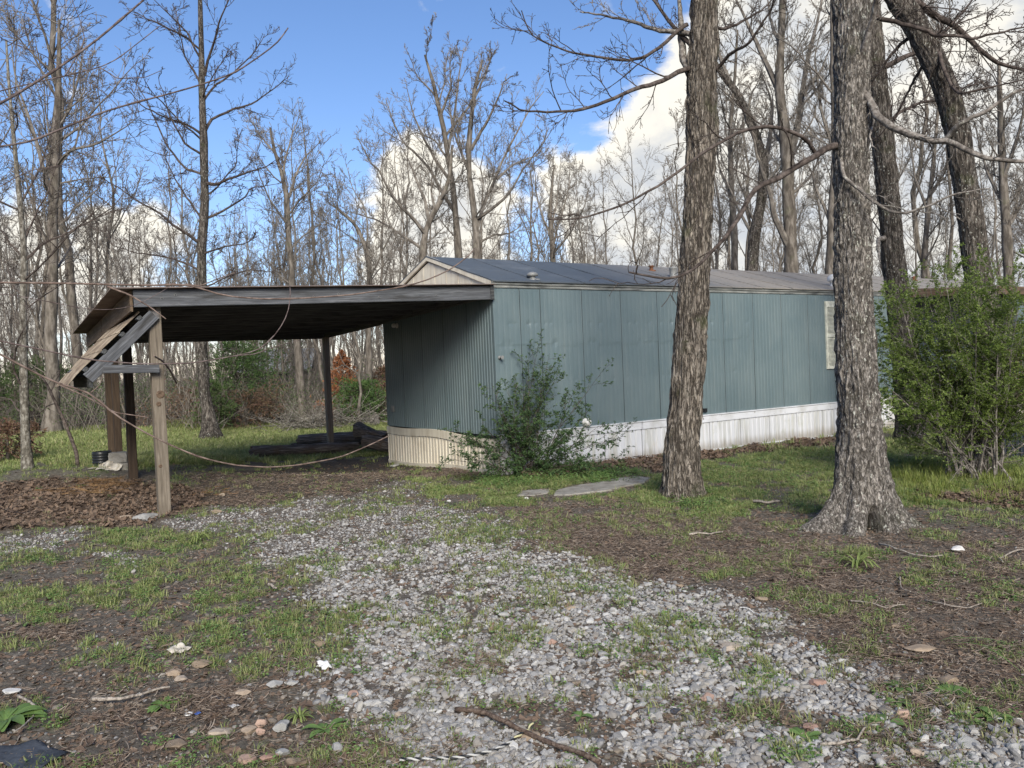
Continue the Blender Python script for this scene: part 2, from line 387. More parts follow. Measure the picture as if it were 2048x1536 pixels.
def bark(name, c1, c2, c3, fleck=0, moss=0, sx=26, sz=4.5, bs=.8, crack=0):
    def f(t, b):
        v = co(t, (sx, sx, sz)); n = noise_(t, v, 1, 6, .62, .4)
        n2 = noise_(t, co(t), 1.7, 5, .6); n3 = noise_(t, co(t, (1, 1, .55)), 34, 4, .6); n4 = noise_(t, co(t), 2.6, 5, .6)
        c = ramp_(t, n, [(.38, c1), (.5, c2), (.64, c3)])
        c = mix_(t, math_(t, 'MULTIPLY', maprng(t, n2, .45, .7), .45), c, tuple(x*.55 for x in c2))
        if crack:
            nc = noise_(t, v, .55, 5, .55, .9); nd = noise_(t, v, 1.3, 4, .5, .7)
            k1 = maprng(t, math_(t, 'ABSOLUTE', math_(t, 'SUBTRACT', nc, .5)), .0, .055, 1, 0); k2 = maprng(t, math_(t, 'ABSOLUTE', math_(t, 'SUBTRACT', nd, .5)), .0, .04, .8, 0)
            kk = math_(t, 'MULTIPLY', math_(t, 'MAXIMUM', k1, k2), crack); c = mix_(t, kk, c, tuple(x*.35 for x in c1)); n = math_(t, 'SUBTRACT', n, math_(t, 'MULTIPLY', kk, .8))
        if moss: c = mix_(t, math_(t, 'MULTIPLY', maprng(t, n4, .56, .72), moss), c, (.07, .085, .035))
        if fleck: c = mix_(t, math_(t, 'MULTIPLY', maprng(t, math_(t, 'ADD', n3, math_(t, 'MULTIPLY', n2, .18)), .70, .76), fleck), c, (.50, .51, .45))
        setc(t, b, c); bump_(t, b, n, bs, .012)
    return material(name, f, .95, .15)
M_bark1 = bark('furrowed bark', (.08, .068, .056), (.185, .162, .136), (.31, .28, .24), fleck=.15, moss=.5, sx=34, sz=4.5, crack=.95, bs=1)
M_bark2 = bark('flecked oak bark', (.09, .08, .07), (.19, .175, .155), (.33, .305, .28), fleck=.9, moss=.25, sx=40, sz=11, crack=.8, bs=1)
M_bark3 = bark('dark flecked bark', (.035, .03, .026), (.10, .088, .075), (.19, .17, .15), fleck=.6, moss=.35, sx=26, sz=5, crack=.8, bs=1)
M_limb = bark('grey limb bark', (.07, .062, .055), (.15, .135, .12), (.27, .25, .23), fleck=.5, sx=20, sz=20, bs=.5)
M_twig = bark('twig bark', (.035, .028, .025), (.07, .057, .05), (.12, .10, .09), sx=15, sz=15, bs=.2)
M_far = bark('woodland bark', (.065, .057, .048), (.125, .11, .092), (.205, .185, .16), moss=.3, sx=9, sz=2.5, bs=.5)
M_fartwig = bark('woodland twigs', (.10, .088, .076), (.15, .135, .117), (.22, .20, .172), sx=5, sz=5, bs=.2)
M_sap = bark('pale sapling bark', (.06, .055, .045), (.13, .12, .10), (.25, .24, .21), fleck=.4, sx=24, sz=12)
M_shoot = bark('reddish shoot bark', (.085, .062, .052), (.15, .112, .095), (.22, .17, .145), sx=60, sz=60, bs=.2)
M_shootd = bark('dark shoot bark', (.06, .045, .042), (.11, .085, .08), (.18, .15, .145), sx=60, sz=60, bs=.2)
def f_log(t, b):
    v = co(t, (3, 34, 34)); n = noise_(t, v, 1, 6, .65, .5); n2 = noise_(t, co(t), 2.5, 5, .6)
    c = ramp_(t, n, [(.35, (.05, .042, .034)), (.52, (.15, .122, .098)), (.70, (.34, .29, .23))])
    c = mix_(t, math_(t, 'MULTIPLY', maprng(t, n2, .58, .7), .6), c, (.16, .11, .07)); setc(t, b, c); bump_(t, b, n, .9, .03)
M_log = material('rotting log', f_log, .95, .1)
def leafmat(name, cols, trans=.25, sheen=.35, rough=.55):
    def f(t, b):
        g = N(t, 'ShaderNodeNewGeometry'); r = g.outputs['Random Per Island']
        c = ramp_(t, r, [(i/(len(cols)-1), c) for i, c in enumerate(cols)])
        c = mix_(t, math_(t, 'MULTIPLY', rnd(t), .45), c, tuple(x*.65 for x in cols[0]))
        setc(t, b, c)
        tr = N(t, 'ShaderNodeBsdfTranslucent'); L(t, c, tr.inputs['Color'])
        mx = N(t, 'ShaderNodeMixShader'); mx.inputs[0].default_value = trans
        o = t.nodes['Material Output']; L(t, b.outputs[0], mx.inputs[1]); L(t, tr.outputs[0], mx.inputs[2]); L(t, mx.outputs[0], o.inputs[0])
    return material(name, f, rough, sheen)
M_grass = leafmat('grass', [(.11, .165, .045), (.17, .24, .065), (.25, .30, .10), (.36, .34, .18)], .3)
M_meadow = leafmat('meadow grass', [(.17, .23, .07), (.26, .33, .10), (.35, .39, .15), (.43, .39, .22)], .3)
M_yellowgrass = leafmat('yellow green grass', [(.14, .19, .04), (.20, .25, .06), (.26, .27, .09)], .3)
M_weed = leafmat('weed leaves', [(.08, .155, .045), (.13, .22, .06), (.20, .29, .10)], .25)
M_bush = leafmat('bush leaves', [(.14, .21, .045), (.22, .30, .07), (.31, .40, .11)], .5)
M_rose = leafmat('rose leaves', [(.05, .10, .04), (.08, .15, .055), (.14, .21, .075)], .3)
M_cedar = leafmat('evergreen sprays', [(.04, .085, .025), (.07, .13, .035), (.11, .17, .05)], .2)
M_orange = leafmat('browned cedar sprays', [(.22, .085, .04), (.36, .15, .065), (.42, .21, .10)], .2)
M_redbrush = leafmat('reddish brush leaves', [(.14, .08, .055), (.20, .12, .085), (.16, .14, .07)], .2)
M_deadleaf = leafmat('fallen leaves', [(.060, .040, .029), (.12, .080, .057), (.20, .145, .105), (.36, .29, .225)], .1, .2, .8)
M_straw = leafmat('straw', [(.15, .085, .04), (.24, .14, .065), (.34, .23, .12)], .15, .3, .8)
M_litter = leafmat('twig litter', [(.06, .045, .036), (.125, .092, .071), (.20, .16, .128), (.34, .29, .24)], 0, .1, .9)
def stonemat(name, cols, lumps=30):
    def f(t, b):
        r = rnd(t); c = ramp_(t, r, [(i/(len(cols)-1), c) for i, c in enumerate(cols)])
        n = noise_(t, co(t), lumps, 5, .6)
        c = mix_(t, math_(t, 'MULTIPLY', maprng(t, n, .4, .7), .4), c, tuple(x*.5 for x in cols[0])); setc(t, b, c); bump_(t, b, n, .35, .004)
    return material(name, f, .85, .3)
M_gravel = stonemat('gravel', [(.15, .15, .15), (.27, .27, .265), (.20, .18, .155), (.33, .33, .325), (.28, .26, .225), (.46, .46, .445), (.22, .22, .22)], 40)
M_sandstone = stonemat('sandstone', [(.22, .17, .12), (.32, .25, .18), (.38, .33, .27)], 18)
M_greystone = stonemat('grey stone', [(.25, .25, .24), (.36, .36, .34)], 18)
M_redstone = stonemat('reddish stone', [(.30, .19, .15), (.36, .26, .20)], 18)
M_whitestone = stonemat('white stone', [(.5, .5, .48), (.62, .6, .56)], 18)
M_blackstone = stonemat('black stone', [(.03, .033, .045), (.06, .065, .08)], 18)
exec_scope = None
# ------------------------------------------------------------------ what covers the ground where
def inpoly(px, py, poly):
    c = np.zeros(px.shape, bool); n = len(poly)
    for i in range(n):
        x1, y1 = poly[i]; x2, y2 = poly[(i+1) % n]
        if y1 == y2: continue
        c ^= ((y1 > py) != (y2 > py)) & (px < (x2-x1)*(py-y1)/(y2-y1)+x1)
    return c
DRIVE = [(620, 985), (700, 962), (820, 952), (900, 985), (960, 1040), (1030, 1080), (1100, 1105), (1200, 1128), (1300, 1165), (1380, 1195), (1480, 1235), (1560, 1285), (1640, 1305), (1760, 1365), (1850, 1400), (1960, 1450), (2100, 1490), (2300, 1600), (2300, 2600), (900, 2600), (850, 1536), (820, 1460), (690, 1410), (650, 1350), (720, 1270), (690, 1205), (600, 1130), (480, 1065), (380, 1018)]
HOLES = [[(900, 1395), (1000, 1380), (1150, 1390), (1240, 1420), (1290, 1450), (1180, 1490), (1060, 1500), (960, 1450)], [(1350, 1398), (1500, 1385), (1680, 1415), (1840, 1455), (1800, 1475), (1620, 1450), (1450, 1430)], [(1180, 1500), (1330, 1480), (1450, 1500), (1420, 1540), (1200, 1550)]]
THIN = [(800, 1120), (1020, 1210), (1300, 1290), (1240, 1400), (1050, 1330), (830, 1290)]
GRAV2 = [[(0, 1090), (60, 1072), (160, 1052), (185, 1070), (110, 1100), (10, 1110)], [(150, 1095), (230, 1100), (275, 1122), (255, 1140), (170, 1120)], [(330, 1040), (640, 1000), (700, 1080), (520, 1060), (380, 1075)]]
MEADOW = [(-600, 1010), (0, 958), (60, 925), (200, 935), (330, 925), (470, 925), (500, 920), (700, 915), (790, 905), (800, 600), (-600, 600)]
LAWN = [(1180, 960), (1320, 948), (1420, 918), (1560, 903), (1680, 893), (1780, 885), (2600, 880), (2600, 1010), (2048, 1030), (1850, 1005), (1790, 1030), (1600, 1005), (1480, 1030), (1400, 1040), (1300, 1005), (1050, 1003), (880, 992), (770, 955), (900, 950), (1000, 958)]
LEAVES = [[(-600, 1010), (0, 978), (120, 948), (200, 958), (330, 962), (430, 975), (470, 1000), (420, 1012), (345, 1035), (300, 1045), (150, 1052), (-600, 1085)], [(1180, 925), (1340, 890), (1420, 903), (1670, 873), (1672, 888), (1420, 925), (1200, 945)], [(1830, 980), (2500, 975), (2500, 1005), (1950, 1010)], [(1020, 925), (1200, 915), (1240, 935), (1100, 960), (1020, 955)]]
NEEDLES = [(1050, 1010), (1250, 1010), (1400, 1045), (1600, 1055), (1800, 1070), (2600, 1045), (2600, 1450), (2048, 1440), (1900, 1390), (1760, 1345), (1640, 1290), (1500, 1220), (1300, 1150), (1120, 1095), (1040, 1060)]
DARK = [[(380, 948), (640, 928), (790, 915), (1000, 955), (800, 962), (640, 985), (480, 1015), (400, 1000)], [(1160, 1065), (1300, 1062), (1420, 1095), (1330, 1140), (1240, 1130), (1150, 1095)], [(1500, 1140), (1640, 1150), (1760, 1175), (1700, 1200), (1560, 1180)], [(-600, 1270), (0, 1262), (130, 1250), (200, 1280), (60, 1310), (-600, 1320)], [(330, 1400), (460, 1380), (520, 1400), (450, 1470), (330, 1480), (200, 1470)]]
TUFTS = [(60, 1115, 110, 22, .8), (240, 1075, 95, 24, .9), (360, 1088, 90, 24, .9), (60, 1205, 110, 42, .95), (130, 1225, 60, 25, 1), (240, 1190, 95, 30, 1), (290, 1170, 60, 25, 1), (455, 1195, 85, 32, 1), (490, 1180, 40, 20, 1), (430, 1290, 70, 42, 1.1), (400, 1255, 45, 25, 1), (560, 1150, 170, 32, .45), (640, 1245, 130, 40, .55), (575, 1255, 60, 25, .8),
         (950, 1075, 100, 28, .6), (960, 1040, 120, 18, .5), (1000, 1045, 60, 10, .8), (1450, 1138, 60, 15, 1), (1595, 1158, 58, 16, 1.1), (1545, 1136, 30, 10, .8), (1715, 1120, 55, 34, 1.1), (1850, 1145, 60, 26, .8), (1900, 1170, 60, 20, .6), (1320, 1275, 65, 28, 1), (1400, 1270, 40, 22, 1), (1355, 1300, 40, 14, .9), (1420, 1335, 45, 20, 1), (1500, 1360, 70, 22, 1), (1130, 1400, 42, 14, 1), (1650, 1225, 85, 24, .8), (1580, 1200, 60, 18, .7),
         (1250, 1370, 60, 20, .6), (2010, 1210, 60, 22, .9), (800, 1100, 90, 20, .4), (600, 1425, 36, 22, 1.1), (490, 1355, 36, 22, 1), (15, 1443, 40, 12, 1.2), (1580, 1490, 90, 22, .8), (1880, 1520, 110, 18, .9), (1700, 1440, 60, 12, .5), (150, 1480, 40, 8, .8), (1170, 1190, 200, 40, .3), (900, 1250, 80, 60, .2), (1200, 1320, 80, 16, .5), (1090, 1165, 60, 16, .4), (440, 1340, 60, 14, .7), (1560, 1065, 40, 10, .7), (1640, 1010, 60, 22, .8), (1350, 1060, 90, 12, .4), (1290, 1035, 90, 14, .5), (1590, 1500, 50, 20, .9), (1830, 1375, 60, 12, .6), (820, 1480, 40, 12, .4), (860, 1385, 50, 14, .5), (700, 1330, 60, 16, .7), (250, 1140, 60, 18, .7), (1180, 1520, 50, 14, .5)]
SLABS = [[(1104, 996), (1118, 978), (1160, 968), (1205, 962), (1240, 954), (1275, 951), (1308, 955), (1296, 970), (1245, 981), (1215, 990), (1140, 998)], [(1030, 996), (1045, 980), (1102, 976), (1096, 992), (1060, 997)]]
def softpoly(u, v, poly, ru, rv):
    s_ = 0
    for k in range(9): a = k*2.4; q = math.sqrt(k/8.); s_ = s_+inpoly(u+ru*q*math.cos(a), v+rv*q*math.sin(a), poly)
    return s_/9.
def cover(x, y, z=None):
    """how much gravel, grass, leaf litter, needles and dark soil lies at each point"""
    x = np.asarray(x, float); y = np.asarray(y, float)
    if z is None: z = gz(x, y)
    px, py = topx(x, y, z)
    w1 = fbm(P3(x*1.7, y*1.7, 3.3), 4, 21)-.5; w2 = fbm(P3(x*1.7, y*1.7, 8.1), 4, 33)-.5
    sc = np.clip(8/np.maximum(y, .8), .25, 3)
    u = px+w1*110*sc; v = py+w2*62*sc
    nn = fbm(P3(x*2.6, y*2.6, 1.0), 4, 55); nf = fbm(P3(x*9, y*9, 1.0), 3, 77)
    front = y > 1.0
    gr = np.clip(softpoly(u, v, DRIVE, 130, 60)*1.35, 0, 1)**1.15
    for h in HOLES: gr = gr*(1-.9*softpoly(u, v, h, 25, 14))
    gr = gr*np.where(inpoly(u, v, THIN), .55+.9*(nn-.4), 1)
    gr = gr*np.where(v < 1010, .40, 1)*np.where(v < 1100, .72, 1)
    for h in GRAV2: gr = np.maximum(gr, inpoly(u, v, h)*.7)
    gr = np.clip(gr*(1.3-3.2*np.clip(nn-.5, 0, 1)), 0, 1)*np.clip((nf-.30)*6+.35, .15, 1)+.025+.05*np.clip((nf-.5)*8, 0, 1)*(v > 1040)*(u < 900)
    ga = np.maximum(inpoly(u, v, MEADOW)*1.0, inpoly(u, v, LAWN)*np.clip(.18+2.6*(nn-.40), .05, .85))
    for (a, b, ra, rb, k) in TUFTS:
        ga = np.maximum(ga, .68*k*np.clip(1.2-((u-a)/ra)**2-((v-b)/rb)**2, 0, 1)*np.clip((nf-.40)*6, 0, 1))
    ga = np.maximum(ga, .13*np.clip((nn-.45)*6, 0, 1))
    le = np.zeros_like(gr)
    for h in LEAVES: le = np.maximum(le, inpoly(u, v, h)*1.0)
    ne = softpoly(u, v, NEEDLES, 60, 30)*np.clip(.35+(nn-.38)*3.5, .15, 1)
    ne = np.maximum(ne, np.clip((nn-.5)*4, 0, .6)*(v > 1330))
    dk = np.zeros_like(gr)
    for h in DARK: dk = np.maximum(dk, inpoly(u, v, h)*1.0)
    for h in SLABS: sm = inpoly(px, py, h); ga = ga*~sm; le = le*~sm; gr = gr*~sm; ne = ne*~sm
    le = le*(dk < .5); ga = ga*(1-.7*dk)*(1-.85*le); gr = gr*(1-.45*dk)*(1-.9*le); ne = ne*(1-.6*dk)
    wood = np.clip((np.hypot(x, y)-26.5+w1*4)/1.5, 0, 1)
    ga = ga*(1-wood)
    out = ~front
    gr = np.where(out, np.clip((nn-.45)*5, 0, 1), gr); ga = np.where(out, np.clip((nf-.5)*5, 0, 1), ga)
    return gr, ga, le, ne, dk, wood

# ------------------------------------------------------------------ ground
a1 = np.radians(np.concatenate([np.linspace(-41, 41, 330), np.linspace(44, 316, 60)]))
rr = [.35, .8, 1.4, 2.0]
while rr[-1] < 900:
    r = rr[-1]; rr.append(r*(1.013 if r < 13 else 1.022 if r < 30 else 1.08) if r > 2.4 else r+.2)
rr = np.array(rr); A_, R_ = np.meshgrid(a1, rr)
gx, gy = (R_*np.sin(A_)).ravel(), (R_*np.cos(A_)).ravel(); gzz = gz(gx, gy)
g_gr, g_ga, g_le, g_ne, g_dk, g_wo = cover(gx, gy, gzz)
gzz = gzz + (g_gr*.012) + g_le*.05*fbm(P3(gx*5, gy*5), 2, 4)
na = len(a1); idx = np.arange(len(rr)*na).reshape(len(rr), na)
q = np.stack([idx[:-1], np.roll(idx[:-1], -1, 1), np.roll(idx[1:], -1, 1), idx[1:]], -1).reshape(-1, 4)[:, ::-1]
cen = len(gx); fan = np.stack([np.full(na, cen), np.roll(idx[0], -1), idx[0]], -1)
V = np.concatenate([np.stack([gx, gy, gzz], 1), [[0, 0, g1(0, 0)]]])
def f_ground(t, b):
    def A(n): x = t.nodes.new('ShaderNodeAttribute'); x.attribute_name = n; return x.outputs['Fac']
    p = geopos(t); n = noise_(t, p, 2.2, 6, .6); nf = noise_(t, p, 22, 5, .65); nf2 = noise_(t, p, 70, 4, .7)
    c = ramp_(t, nf, [(.3, (.055, .049, .040)), (.52, (.105, .095, .078)), (.75, (.20, .182, .155))])
    c = mix_(t, math_(t, 'MULTIPLY', maprng(t, n, .4, .7), .5), c, (.07, .060, .052))
    vo = t.nodes.new('ShaderNodeTexVoronoi'); vo.inputs['Scale'].default_value = 42; L(t, p, vo.inputs['Vector'])
    gcol = ramp_(t, vo.outputs['Color'], [(0, (.13, .115, .10)), (.45, (.23, .215, .195)), (1, (.38, .365, .345))])
    gcol = mix_(t, maprng(t, vo.outputs['Distance'], .25, .6), gcol, (.085, .07, .058))
    c = mix_(t, math_(t, 'MULTIPLY', A('gravel'), maprng(t, nf, .25, .55, .2, .95)), c, gcol)
    c = mix_(t, math_(t, 'MULTIPLY', A('litter'), .85), c, ramp_(t, nf2, [(.3, (.03, .020, .015)), (.55, (.08, .054, .039)), (.75, (.18, .13, .095))]))
    c = mix_(t, math_(t, 'MULTIPLY', A('needles'), .7), c, ramp_(t, nf2, [(.3, (.05, .039, .032)), (.55, (.115, .086, .068)), (.78, (.22, .18, .15))]))
    c = mix_(t, math_(t, 'MULTIPLY', A('grass'), maprng(t, nf, .3, .6, .3, .95)), c, ramp_(t, nf2, [(.3, (.05, .075, .025)), (.55, (.11, .145, .05)), (.78, (.19, .205, .10))]))
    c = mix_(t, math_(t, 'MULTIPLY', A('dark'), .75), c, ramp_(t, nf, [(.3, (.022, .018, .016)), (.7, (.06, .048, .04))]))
    c = mix_(t, A('wood'), c, ramp_(t, nf, [(.3, (.06, .045, .033)), (.55, (.13, .10, .075)), (.75, (.20, .165, .125))]))
    setc(t, b, c); h = math_(t, 'ADD', nf, math_(t, 'MULTIPLY', nf2, .5)); bump_(t, b, h, .7, .02)
M_ground = material('earth', f_ground, .95, .15)
z1 = lambda a: np.concatenate([a, [0]])
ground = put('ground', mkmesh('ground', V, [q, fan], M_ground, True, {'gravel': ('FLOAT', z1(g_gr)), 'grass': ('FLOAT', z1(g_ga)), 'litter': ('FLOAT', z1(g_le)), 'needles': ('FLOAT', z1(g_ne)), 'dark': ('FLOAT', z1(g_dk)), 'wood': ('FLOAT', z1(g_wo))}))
tag(ground, kind='structure')

# ------------------------------------------------------------------ mobile home
TLEN = 18.3
home = thing('mobile_home', T(0, 0, 0), 'long single wide mobile home with grey green ribbed siding behind the carport', 'mobile home')
def tm(t, q, z, ax='long'):
    """frame: x along the wall, y outwards, z up"""
    o = T(t, q, z)
    if ax == 'long': x = np.array([TD[0], TD[1], 0]); y = -np.array([TN[0], TN[1], 0])
    else: x = np.array([TN[0], TN[1], 0]); y = -np.array([TD[0], TD[1], 0])
    return Matrix(((x[0], y[0], 0, o[0]), (x[1], y[1], 0, o[1]), (0, 0, 1, o[2]), (0, 0, 0, 1)))
def quadbox(mb, t0, t1, q0, q1, z0, z1):
    V = [T(t, q, z) for t in (t0, t1) for q in (q0, q1) for z in (z0, z1)]
    mb.add(V, [(0, 1, 3, 2), (4, 6, 7, 5), (0, 4, 5, 1), (2, 3, 7, 6), (0, 2, 6, 4), (1, 5, 7, 3)])
mb = MB(); quadbox(mb, .02, TLEN-.02, .02, TW-.02, -.25, ZE-.03); mb.obj('wall_core', M_core, home)
def ribbed(w, h, pitch, depth, rows=1, seed=None, lap=.007, crown=.55, zoff=None):
    """ribbed sheet, x 0..w, y outwards, z 0..h"""
    n = max(1, round(w/pitch)); p = w/n; xs = []; ys = []
    for i in range(n):
        for f, y in ((0.0, 0), (crown, 0), (crown+.12, -depth), (.88, -depth)):
            xs.append((i+f)*p); ys.append(y)
    xs.append(w); ys.append(0); xs = np.clip(np.array(xs), lap, w-lap); ys = np.array(ys)
    zs = np.linspace(0, h, rows+1); X, Z = np.meshgrid(xs, zs); Y = np.broadcast_to(ys, X.shape).copy()+.012
    if seed is not None:
        rg = np.random.default_rng(seed); zc = 2.07-ZB
        Y += .005*np.exp(-((Z-zc-.008*np.sin(X*5+seed))/.016)**2)-.005*(Z < zc)*1.0
        for k in range(2):
            xc = rg.uniform(.1, w-.1); Y -= .009*np.exp(-((X-xc)/.05)**2-((Z-zc-.02)/.05)**2)
        for zc2 in (1.45-ZB, 2.42-ZB): 
            for k in range(3): xc = rg.uniform(.05, w-.05); Y -= .007*np.exp(-((X-xc)/.03)**2-((Z-zc2)/.04)**2)
        Y += .004*np.sin(X*3+seed)*np.sin(Z*2.1+seed)
    m = len(xs); i = np.arange((rows+1)*m).reshape(rows+1, m)
    F = np.stack([i[:-1, :-1], i[:-1, 1:], i[1:, 1:], i[1:, :-1]], -1).reshape(-1, 4)
    V = np.stack([X, Y, Z], -1).reshape(-1, 3)
    e = np.array([[i[0, 0], i[0, -1], i[-1, -1], i[-1, 0]]])
    nb = len(V); Vb = V[[i[0, 0], i[0, -1], i[-1, -1], i[-1, 0]]].copy(); Vb[:, 1] = -.002
    mb = MB(); mb.add(np.concatenate([V, Vb]), F, np.array([(i[0, 0], nb, nb+1, i[0, -1]), (i[-1, 0], i[-1, -1], nb+2, nb+3), (i[0, 0], i[-1, 0], nb+3, nb), (i[0, -1], nb+1, nb+2, i[-1, -1])]))
    return mb
SP = .8722; seams = [0, .5, .905]+[.905+SP*k for k in range(1, 40) if .905+SP*k < TLEN-.3]+[TLEN]
std = ribbed(SP, ZE-ZB, .0969, .0045).mesh('siding_panel', M_siding)
for k in range(len(seams)-1):
    a, w = seams[k], seams[k+1]-seams[k]
    if k < 8: me = ribbed(w, ZE-ZB, .0969, .0022 if k < 5 else .0035, 60, k).mesh('siding_panel', M_siding)
    else: me = std if abs(w-SP) < .01 else ribbed(w, ZE-ZB, .0969, .009).mesh('siding_panel', M_siding)
    put('siding_panel', me, home, tm(a, 0, ZB))
ew = TW/5; me = ribbed(ew, ZE-ZB, .0845, .011, 1).mesh('siding_panel', M_siding)
for k in range(5): put('siding_panel', me, home, tm(0, ew*k, ZB, 'end'))
for k in range(1, len(seams)-1): mb = MB(); mb.box(-.0038, .0038, .0, .0135, 0, ZE-ZB); put('seam', mb.mesh('seam', M_seam), home, tm(seams[k], 0, ZB))
for k in range(1, 5): mb = MB(); mb.box(-.003, .003, .0, .0135, 0, ZE-ZB); put('seam', mb.mesh('seam', M_seam), home, tm(0, ew*k, ZB, 'end'))
mb = MB()   # corner trim
for (t, q) in ((-.016, -.016),): quadbox(mb, t, t+.035, q, q+.035, ZB-.0, ZE)
mb.obj('corner_trim', M_siding, home)
# skirting
def skirt_panel(a, w, ax, z0f, z1f, mat, pitch=.145):
    mbx = ribbed(w, 1.0, pitch, .014, 4, crown=.62); V, F = mbx.out()
    s = V[:, 0]; V = V.copy(); V[:, 2] = z0f(a+s)+V[:, 2]*(z1f(a+s)-z0f(a+s))
    return put('skirting_panel', mkmesh('skirting_panel', V, F, mat), home, tm(a if ax == 'long' else -.004, -.004 if ax == 'long' else a, 0, ax))
def gbl(s): 
    p = [T(v, -.05, 0) for v in np.atleast_1d(s)]; return np.array([g1(v[0], v[1]) for v in p])-.02
def gbe(s):
    p = [T(-.05, v, 0) for v in np.atleast_1d(s)]; return np.array([g1(v[0], v[1]) for v in p])-.02
sl = [0, .42]+[.42+.872*k for k in range(1, 30) if .42+.872*k < TLEN]+[TLEN]
for k in range(len(sl)-1): skirt_panel(sl[k], sl[k+1]-sl[k]-.003, 'long', gbl, lambda s: 0*s+ZB-.10, M_skirt, .125)
def sag(s): return ZB-.05-.045*np.exp(-((np.asarray(s)-.2)/1.2)**2)-.02*np.sin(np.asarray(s)*2.2)
for k in range(12): skirt_panel(TW/12*k, TW/12-.006, 'end', gbe, lambda s: sag(s)-.06, M_cream, .118)
def strip(name, mat, ax, s0, s1, zf0, zf1, y0, y1, n=24):
    s = np.linspace(s0, s1, n); O = tm(0, 0, 0, ax); mb = MB(); zb, zt = zf0(s), zf1(s)
    V = np.stack([np.stack([s, np.full(n, y), z], 1) for (y, z) in ((y0, zb), (y1, zb+.004), (y1, zt-.004), (y0, zt))], 1).reshape(-1, 3)
    i = np.arange(n*4).reshape(n, 4); F = np.stack([i[:-1], i[1:], np.roll(i[1:], -1, 1), np.roll(i[:-1], -1, 1)], -1).reshape(-1, 4)
    mb.add(V, F, np.stack([i[0], i[-1][::-1]])); return put(name, mb.mesh(name, mat), home, O)
for k in range(6):
    a, b = -.03+k*TLEN/6, (k+1)*TLEN/6-.004
    strip('skirting_top_trim', M_trim, 'long', a, b, lambda s: 0*s+ZB-.135, lambda s: 0*s+ZB-.01, .006, .032)
    strip('skirting_cap', M_trim, 'long', a, b, lambda s: 0*s+ZB-.008, lambda s: 0*s+ZB+.018, .004, .044)
    strip('skirting_base_rail', M_trim, 'long', a, b, lambda s: gbl(s)-.03, lambda s: gbl(s)+.05, .010, .022)
strip('skirting_top_trim', M_cream, 'end', -.03, TW, lambda s: sag(s)-.10, lambda s: sag(s)+.045, .006, .03, 40)
strip('skirting_base_rail', M_cream, 'end', -.03, TW, lambda s: gbe(s)-.03, lambda s: gbe(s)+.09, .010, .024)
# gable, eaves and roof
ng = 20
for k in range(ng):
    q0, q1 = TW*k/ng, TW*(k+1)/ng-.008; zt = lambda q: ZE-.05+(ZR-ZE)*(1-abs(q-TW/2)/(TW/2))
    mb = MB(); qs = [q0, q1]+([TW/2] if q0 < TW/2 < q1 else []); qs = sorted(qs)
    pts = [(q0, ZE-.06), (q1, ZE-.06)]+[(q_, zt(q_)) for q_ in qs[::-1]]
    Vf = [T(-.012-.004*(k % 2), a, z) for a, z in pts]; Vb = [T(.03, a, z) for a, z in pts]; n = len(pts)
    mb.V.append(np.array(Vf+Vb)); F = [tuple(range(n)), tuple(range(2*n-1, n-1, -1))]+[(i, i+n, (i+1) % n+n, (i+1) % n) for i in range(n)]
    obj('gable_board', np.array(Vf+Vb), F, M_cream, home)
for s in (0, 1):
    p0 = T(-.035, -.03 if s == 0 else TW+.03, ZE-.01); p1 = T(-.035, TW/2, ZR+.02)
    boxm('gable_trim', p0, p1, .045, .085, M_cream, home, up=(0, 0, 1))
for k in range(5):
    a, b = -.05+k*TLEN/5, (k+1)*TLEN/5-.003
    for (z, h, o) in ((ZE-.055, .05, .032), (ZE-.012, .035, .052), (ZE+.018, .02, .066)):
        boxm('eave_trim', T(a, -o/2+.004, z), T(b, -o/2+.004, z), o, h, M_eave, home)
nr = 20
for side in (0, 1):
    for k in range(nr):
        t0 = -.06+k*(TLEN+.12)/nr; t1 = t0+(TLEN+.12)/nr
        qa, qb = (-.075, TW/2) if side == 0 else (TW+.075, TW/2); mb = MB(); rg = np.random.default_rng(k+side*50); n = 7
        ts = [t0, t0+.03, t0+.05]+list(np.linspace(t0+.06, t1, 4)); hz = [.013, .013, .004]+[.004]*4
        qs = np.linspace(0, 1, n); VV = []
        for u in qs:
            for t, h in zip(ts, hz): VV.append(T(t, qa+(qb-qa)*u, ZE+.03+(ZR-ZE+.02)*u+h+rg.normal(0, .003)*(0 < u < 1)))
        m = len(ts); i = np.arange(n*m).reshape(n, m); F = np.stack([i[:-1, :-1], i[:-1, 1:], i[1:, 1:], i[1:, :-1]], -1).reshape(-1, 4)
        Vd = np.array(VV)-[0, 0, .02]; F2 = F[:, ::-1]+n*m
        bd = np.concatenate([i[0], i[1:, -1], i[-1, -2::-1], i[-2:0:-1, 0]]); E = np.stack([bd, np.roll(bd, -1), np.roll(bd, -1)+n*m, bd+n*m], 1)[:, ::-1]
        mb.add(np.concatenate([VV, Vd]), F, F2, E); mb.obj('roof_sheet', M_roof, home)
